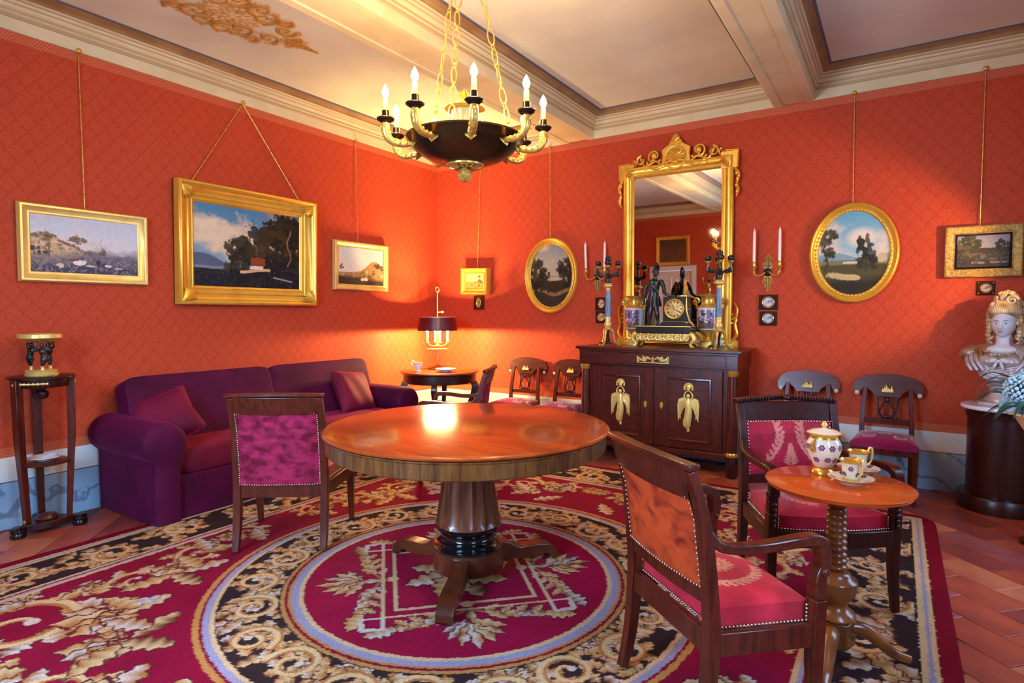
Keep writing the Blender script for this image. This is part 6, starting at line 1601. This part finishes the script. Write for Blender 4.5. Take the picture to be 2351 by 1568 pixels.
def teacup(lab1, lab2, x, y, rz, hs=1.0):
    s = thing('saucer', lab2, 'saucer', (x, y, TZ), 0)
    MB().lathe([(.036, 0), (.040, .002), (.042, .010), (.052, .014), (.078, .026), (.082, .029), (.078, .030), (.05, .020), (.036, .016), (0, .015)], seg=48).build('dish', G['porc'], s, smooth=60)
    for k in range(5):
        a = rz - .9 + k*1.256; T = Matrix.Translation((.064*math.cos(a), .064*math.sin(a), .0262)) @ Euler((0, -.36, 0)).to_matrix().to_4x4(); T = Tm(rz=a) @ Matrix.Translation((.064, 0, .0262)) @ Euler((0, -.38, 0)).to_matrix().to_4x4()
        fm = MB()
        for q in range(7):
            b = q*PI/3; c = (.0085*math.cos(b), .0085*math.sin(b)) if q < 6 else (0, 0)
            fm.add([(c[0], c[1], 0)] + [(c[0] + .0042*math.cos(2*PI*i/8), c[1] + .0042*math.sin(2*PI*i/8), 0) for i in range(8)], [(0, 1+i, 1+(i+1) % 8) for i in range(8)], T)
        fm.build('painted_flower', G['flower'], s)
    c = thing('teacup', lab1, 'cup', (x, y, TZ + .017), rz)
    p = [(.024, .006), (.027, .014), (.032, .03), (.034, .05), (.034, .064), (.040, .074), (.043, .078)]
    MB().lathe([(.0, .0), (.026, 0), (.026, .004)] + p + [(.041, .079), (.037, .072), (.031, .05), (0, .012)], seg=44).build('body', G['porc'], c, smooth=60)
    MB().lathe([(.0345, .066), (.041, .0745), (.0445, .079), (.041, .0805), (.037, .074)], seg=44).build('gilt_rim', G['brass'], c, smooth=50)
    MB().lathe([(.022, .001), (.028, .0015), (.029, .005), (.025, .007)], seg=32).build('gilt_foot', G['brass'], c)
    for k in range(8): fm = MB(); flower_on(fm, p, None, k*.785, .05 if k % 2 else .027, .0095); fm.build('painted_flower', G['flower'], c)
    MB().tube(spline([(.034, 0, .022), (.050, 0, .034), (.056, 0, .06), (.055, 0, .088), (.046, 0, .094), (.040, 0, .080)], 20), [.004, .004, .0045, .005, .004], 8).build('handle', G['goldp'], c)
teacup('cream teacup with purple flowers, nearest cup on the tea table', 'flowered saucer under the nearest teacup on the tea table', 4.690, -3.055, -.75)
teacup('cream teacup with purple flowers, farther cup on the tea table', 'flowered saucer under the farther teacup on the tea table', 4.705, -2.862, .5)

# ================================================================== pedestal, bust, flowers
PX, PY = 5.475, -.31
t = thing('pedestal', 'dark mahogany drum pedestal with a white marble top under the bust', 'pedestal', (PX, PY, 0), 0)
MB().lathe([(.245, 0), (.25, .004), (.25, .100), (.244, .108), (.20, .112)], seg=64).build('base', G['dark'], t, smooth=45)
MB().lathe([(.198, .110), (.198, .66)], seg=64).build('drum', G['dark'], t, smooth=45)
MB().lathe([(.198, .655), (.208, .66), (.208, .705), (.212, .71), (.212, .718), (.1, .718)], seg=64).build('frieze', G['dark'], t, smooth=45)
MB().lathe([(.0, .718), (.236, .718), (.242, .724), (.242, .738), (.236, .744), (0, .744)], seg=64).build('marble_top', G['porcw'], t, smooth=45)
BZ = .744
t = thing('bust', 'marble and gilt bust of a woman with tall curled hair on the pedestal', 'bust', (PX - .01, PY - .02, BZ), math.radians(-18))
# local: faces -y
MB().box(-.115, .115, -.10, .10, 0, .028).build('plinth', G['drape'], t, bevel=.004)
MB().lathe([(.105, .028), (.108, .040), (.098, .055), (.075, .085), (.066, .105), (.070, .118), (.085, .130), (.088, .142), (.078, .150), (.070, .158), (.078, .175)], seg=40).build('socle', G['drape'], t, smooth=60)
b = MB()
b.ell((0, .01, .30), (.135, .095, .125), 20, 14); b.ell((0, .0, .225), (.105, .08, .07), 18, 12); b.ell((0, .01, .385), (.175, .085, .060), 20, 12)
for s in (-1, 1):
    b.ell((s*.055, -.070, .315), (.058, .050, .055), 16, 12); b.ell((s*.165, .01, .36), (.060, .062, .066), 14, 10); b.tube([(s*.17, .01, .365), (s*.205, .012, .325)], [.052, .042], 12)
b.tube([(0, .005, .38), (0, .0, .45), (0, -.008, .50)], [.060, .046, .044], 16)
b.build('torso', G['drape'], t, remesh=.009, smooth=180).scale = (1.13, 1, 1)
nk = MB().tube([(0, .0, .40), (0, -.002, .45), (0, -.01, .505)], [.066, .0475, .045], 20).ell((0, -.028, .395), (.105, .062, .040), 18, 10).build('neck', G['stone'], t, remesh=.008, smooth=180)
df = MB()
for k in range(6):
    z = .205 + k*.016; df.tube(spline([(-.125, .0, z + .05), (-.075, -.085, z + .012*math.sin(k)), (.0, -.105 + .004*k, z - .01), (.085, -.09, z + .02), (.13, .0, z + .07)], 20), [.010, .016, .014, .015, .010], 8)
for s in (-1, 1):
    for k in range(4): df.tube(spline([(s*(.075 + .02*k), .05, .435 - .012*k), (s*(.105 + .022*k), -.03, .41 - .02*k), (s*(.09 + .025*k), -.085, .33 - .01*k), (s*(.045 + .03*k), -.105, .245)], 18), [.010, .014, .014, .010], 8)
df.build('drapery_folds', G['drape'], t, smooth=180).scale = (1.13, 1, 1)
bw_ = MB()
for s in (-1, 1): bw_.ell((s*.034, -.122, .325), (.030, .012, .017), 10, 6, rot=(0, s*.35, 0)); bw_.tube([(s*.008, -.122, .318), (s*.022, -.128, .285), (s*.03, -.124, .262)], [.008, .011, .006], 8)
bw_.ell((0, -.127, .322), (.012, .012, .012)); bw_.build('bow', G['stone'], t, smooth=180)
lc = MB()
for k in range(13): a = PI*(k/12)*.9 + PI*1.05; lc.ell((.105*math.cos(a), -.02 + .085*math.sin(a), .385 - .012*abs(math.sin(a))*0 - .02*(1 if 3 < k < 9 else 0)), (.011, .008, .009), 8, 6)
lc.build('lace_edge', G['hair'], t, smooth=180)
# head with a sculpted face
def head():
    n, m = 72, 56; v = []; f = []
    for j in range(m + 1):
        th = PI*j/m
        for i in range(n):
            a = 2*PI*i/n
            x = math.sin(th)*math.cos(a); y = math.sin(th)*math.sin(a); z = math.cos(th)
            X, Y, Z = .070*x, .085*y, .103*z
            if z < 0: X *= 1 - .32*(-z)**1.6; 
            front = max(0, -y)
            def gs(cx, cz, sx, sz): return math.exp(-((X-cx)/sx)**2 - ((Z-cz)/sz)**2)*(1 if y < 0 else 0)
            dY = 0
            dY += .020*gs(0, -.020, .010, .020) + .011*gs(0, -.030, .013, .009) + .006*gs(0, .005, .008, .02)      # nose
            dY -= .009*gs(-.027, .006, .015, .010) + .009*gs(.027, .006, .015, .010)                                # eye sockets
            dY += .006*gs(-.027, .003, .009, .006) + .006*gs(.027, .003, .009, .006)                                # eyeballs
            dY += .005*gs(-.027, .022, .017, .006) + .005*gs(.027, .022, .017, .006)                                # brows
            dY += .007*gs(0, -.050, .015, .005) + .007*gs(0, -.060, .012, .005) - .004*gs(0, -.055, .014, .0025)    # lips
            dY += .010*gs(0, -.082, .017, .012)                                                                     # chin
            dY += .005*gs(-.038, -.028, .02, .02) + .005*gs(.038, -.028, .02, .02)                                  # cheeks
            v.append((X, Y - dY, Z))
    for j in range(m):
        for i in range(n):
            k = (i+1) % n; f.append((j*n+i, (j+1)*n+i, (j+1)*n+k, j*n+k))
    return v, f
HT = Tm(0, -.022, .582, rx=.02)
hv, hf = head()
hd = MB().add(hv, hf, HT).build('head', G['stone'], t, smooth=180)
lipm = mat('tinted_lips', (170, 120, 112), .5); irm = mat('painted_eye', (96, 84, 82), .4)
MB().ell((0, -.0935, -.0512), (.0125, .003, .0028), 10, 6, HT).ell((0, -.0925, -.0590), (.010, .003, .0032), 10, 6, HT).build('lips', lipm, hd)
em = MB(); bm = MB()
for s in (-1, 1):
    em.ell((s*.027, -.0800, .0035), (.0058, .003, .0042), 10, 6, HT)
    bm.tube([(s*.013, -.0845, .020), (s*.027, -.0835, .0255), (s*.042, -.0745, .0215)], [.0016, .0022, .001], 6, HT)
em.build('eyes', irm, hd); bm.build('eyebrows', irm, hd)
hr = MB(); rnd = random.Random(4)
hr.ell((0, .028, .628), (.086, .085, .095), 20, 14); hr.ell((0, .035, .705), (.080, .075, .075), 18, 12); hr.ell((0, .06, .56), (.075, .05, .09), 16, 10)
hr.build('hair_mass', G['hair'], t, smooth=180)
cu = MB()
for k in range(26):       # swept-up strands from the forehead
    a = PI*(1.02 + .96*k/25)
    cu.tube(spline([(.078*math.cos(a), .0 + .070*math.sin(a), .615 + .03*abs(math.sin(a))), (.088*math.cos(a), .005 + .088*math.sin(a), .665), (.080*math.cos(a), .02 + .08*math.sin(a), .715), (.055*math.cos(a), .03 + .055*math.sin(a), .745)], 12), [.008, .011, .010, .006], 8)
for k in range(80):       # curls on the crown and sides
    a = rnd.uniform(0, 2*PI); z = rnd.uniform(.56, .80); r = np.interp(z, [.55, .62, .70, .77, .81], [.092, .104, .094, .064, .02])
    c = (r*math.cos(a), .035 + r*.95*math.sin(a), z)
    if c[1] < -.02 and z < .66: continue
    cu.tube([(c[0] + .018*(1-q/18)*math.cos(a + PI/2)*math.cos(q*.75), c[1] + .018*(1-q/18)*math.sin(a + PI/2)*math.cos(q*.75), c[2] + .018*(1-q/18)*math.sin(q*.75)) for q in range(17)], [.008, .007], 6)
for s in (-1, 1):         # long ringlets falling on the shoulders
    for k in range(2):
        cu.tube([(s*(.075 + .012*k + .012*math.cos(q*.9)), .025 + .02*k + .012*math.sin(q*.9) - .0012*q, .58 - q*.0085) for q in range(18 + 5*k)], [.013, .013, .012, .007], 8)
    for q in range(7):
        for w_ in range(2): cu.ell((s*(.084 + .014*w_), .012 + .03*w_ - .003*q, .655 - .026*q), (.018, .017, .018), 10, 7)
cu.tube(spiral((.045, .745), .034, .006, 0, 1.6, 26, 'xz', -.045), [.011, .008], 8)
cu.ell((-.062, -.035, .715), (.022, .016, .018), 10, 7)
cu.build('curls', G['hair'], t, smooth=180)
# flower arrangement at the right edge, on a small stand
FX, FY = 5.565, -1.05
t = thing('flower_stand', 'slim dark pillar stand carrying the flower pot at the right edge', 'stand', (FX, FY, 0), 0)
MB().lathe([(0, .66), (.075, .66), (.08, .67), (.075, .68), (0, .68)], seg=36).build('top', G['dark'], t, smooth=45)
MB().lathe([(.05, .04), (.055, .10), (.042, .3), (.042, .55), (.06, .66)], seg=20).build('pillar', G['dark'], t, smooth=60)
MB().lathe([(.075, 0), (.078, .02), (.06, .035), (.05, .045)], seg=36).build('base', G['dark'], t, smooth=50)
t = thing('flower_pot', 'cream pot of pale blue flowers and long green leaves at the right edge', 'plant', (FX, FY, .68), 0)
MB().lathe([(.07, 0), (.075, .01), (.13, .10), (.142, .105), (.142, .118), (.13, .118), (.06, .02)], seg=36).build('pot', G['pot'], t, smooth=50)
rnd = random.Random(11)
for k in range(22):
    a = rnd.uniform(0, 2*PI) if k > 8 else rnd.uniform(PI*.75, PI*1.5); L = rnd.uniform(.24, .40); up = rnd.uniform(.0, .22); ca, sa = math.cos(a), math.sin(a)
    path = spline([(.03*ca, .03*sa, .08), (.10*ca, .10*sa, .14 + up*.6), (L*.7*ca, L*.7*sa, .13 + up), (L*ca, L*sa, .06 + up*.9)], 12)
    MB().bar(path, [.012, .038, .030, .002], [.005, .004, .004, .002], (-sa, ca, 0)).build('leaf', G['leaf'], t, smooth=60)
for (dx, dy, dz, R) in ((-.10, -.06, .26, .085), (-.02, .02, .33, .08), (-.12, .06, .16, .06), (.05, -.05, .30, .09), (.0, -.12, .22, .06)):
    hb = MB()
    for q in range(150):
        th = math.acos(1 - 2*(q + .5)/150); a = q*2.4; c = Vector((math.sin(th)*math.cos(a), math.sin(th)*math.sin(a), math.cos(th)))*R
        hb.ell((dx + c.x, dy + c.y, dz + c.z), (.013, .013, .006), 8, 6, rot=(rnd.uniform(0, 3), rnd.uniform(0, 3), 0))
    hb.build('flower_head', G['petal'], t, smooth=180); MB().tube([(dx*.3, dy*.3, .08), (dx*.7, dy*.7, dz*.6), (dx, dy, dz - R*.5)], .006, 6).build('stalk', G['leaf'], t)

# ================================================================== small spotlight on the east wall, out of frame
t = thing('wall_spotlight', 'small brass wall spotlight beside the window, lighting the oval painting', 'spotlight', (RX, -1.02, 1.72), 0)
MB().lathe([(.04, 0), (.04, .01), (.012, .014), (.010, .06)], T=Tm(ry=-PI/2), seg=20).build('bracket', G['brass'], t)
hdv = Vector((-1.5, 1.0, .12)).normalized(); qv = hdv.to_track_quat('Z', 'Y').to_matrix().to_4x4()
MB().lathe([(.02, -.06), (.034, -.05), (.036, .03), (.034, .03), (.03, -.04), (0, -.045)], T=Matrix.Translation((-.08, 0, 0)) @ qv, seg=24).build('housing', G['brass'], t)
sl_ = bpy.data.lights.new('spotlight_lamp', 'SPOT'); sl_.energy = SPOTW; sl_.color = WARM; sl_.spot_size = math.radians(66); sl_.spot_blend = .55; sl_.shadow_soft_size = .02
so_ = bpy.data.objects.new('spotlight_lamp', sl_); COL.objects.link(so_); so_.parent = t; so_.location = Vector((-.08, 0, 0)) + hdv*.035
so_.rotation_euler = hdv.to_track_quat('-Z', 'Y').to_euler()
# ================================================================== painted ceiling rosette
ro = MB(); rl = MB(); zc = CZ - .001
def c2(mb, pts, w): mb.tube([(x, y, zc - .002) for x, y in pts], w, 6, flat=.35, side=(0, 0, 1) if False else None)
RXc, RYc = .93, -3.28
for s in (-1, 1):
    for e in (-1, 1):
        for (px, py, R, a0) in ((.14, .16, .10, 0), (.10, .36, .08, 1), (.05, .52, .05, 2), (.22, .08, .09, 3), (.20, .28, .06, .5)):
            pts = [(RXc + s*(px + (R*(1-.85*k/22))*math.cos(a0 + k*.36)), RYc + e*(py + (R*(1-.85*k/22))*math.sin(a0 + k*.36))) for k in range(23)]
            ro.tube([(x, y, zc - .003) for x, y in pts], [.012, .006], 6)
            for q in range(12): x, y = pts[(q*2) % 22]; rl.ell((x + rnd.uniform(-.04, .04), y + rnd.uniform(-.04, .04), zc - .002), (.036, .018, .004), 8, 4, rot=(0, 0, rnd.uniform(0, 3)))
        ro.tube([(RXc, RYc + e*.45, zc - .003), (RXc + s*.02, RYc + e*.58, zc - .003), (RXc, RYc + e*.74, zc - .003)], [.016, .012, .004], 6)
        for q in range(5): rl.ell((RXc + s*.014, RYc + e*(.52 + .04*q), zc - .002), (.018 - .002*q, .014, .004), 8, 4)
for k in range(60):
    a = k*2.4; r = .026*math.sqrt(k); rl.ell((RXc + r*math.cos(a), RYc + r*math.sin(a), zc - .003), (.032, .020, .006), 8, 4, rot=(0, 0, a))
om = mat('ochre_ceiling_paint', (176, 124, 48), .7); ol = mat('pale_ceiling_paint', (222, 192, 140), .7, c2=(190, 140, 70), nscale=14)
ro.build('rosette_scrolls', om, ceiling); rl.build('rosette_leaves', ol, ceiling)
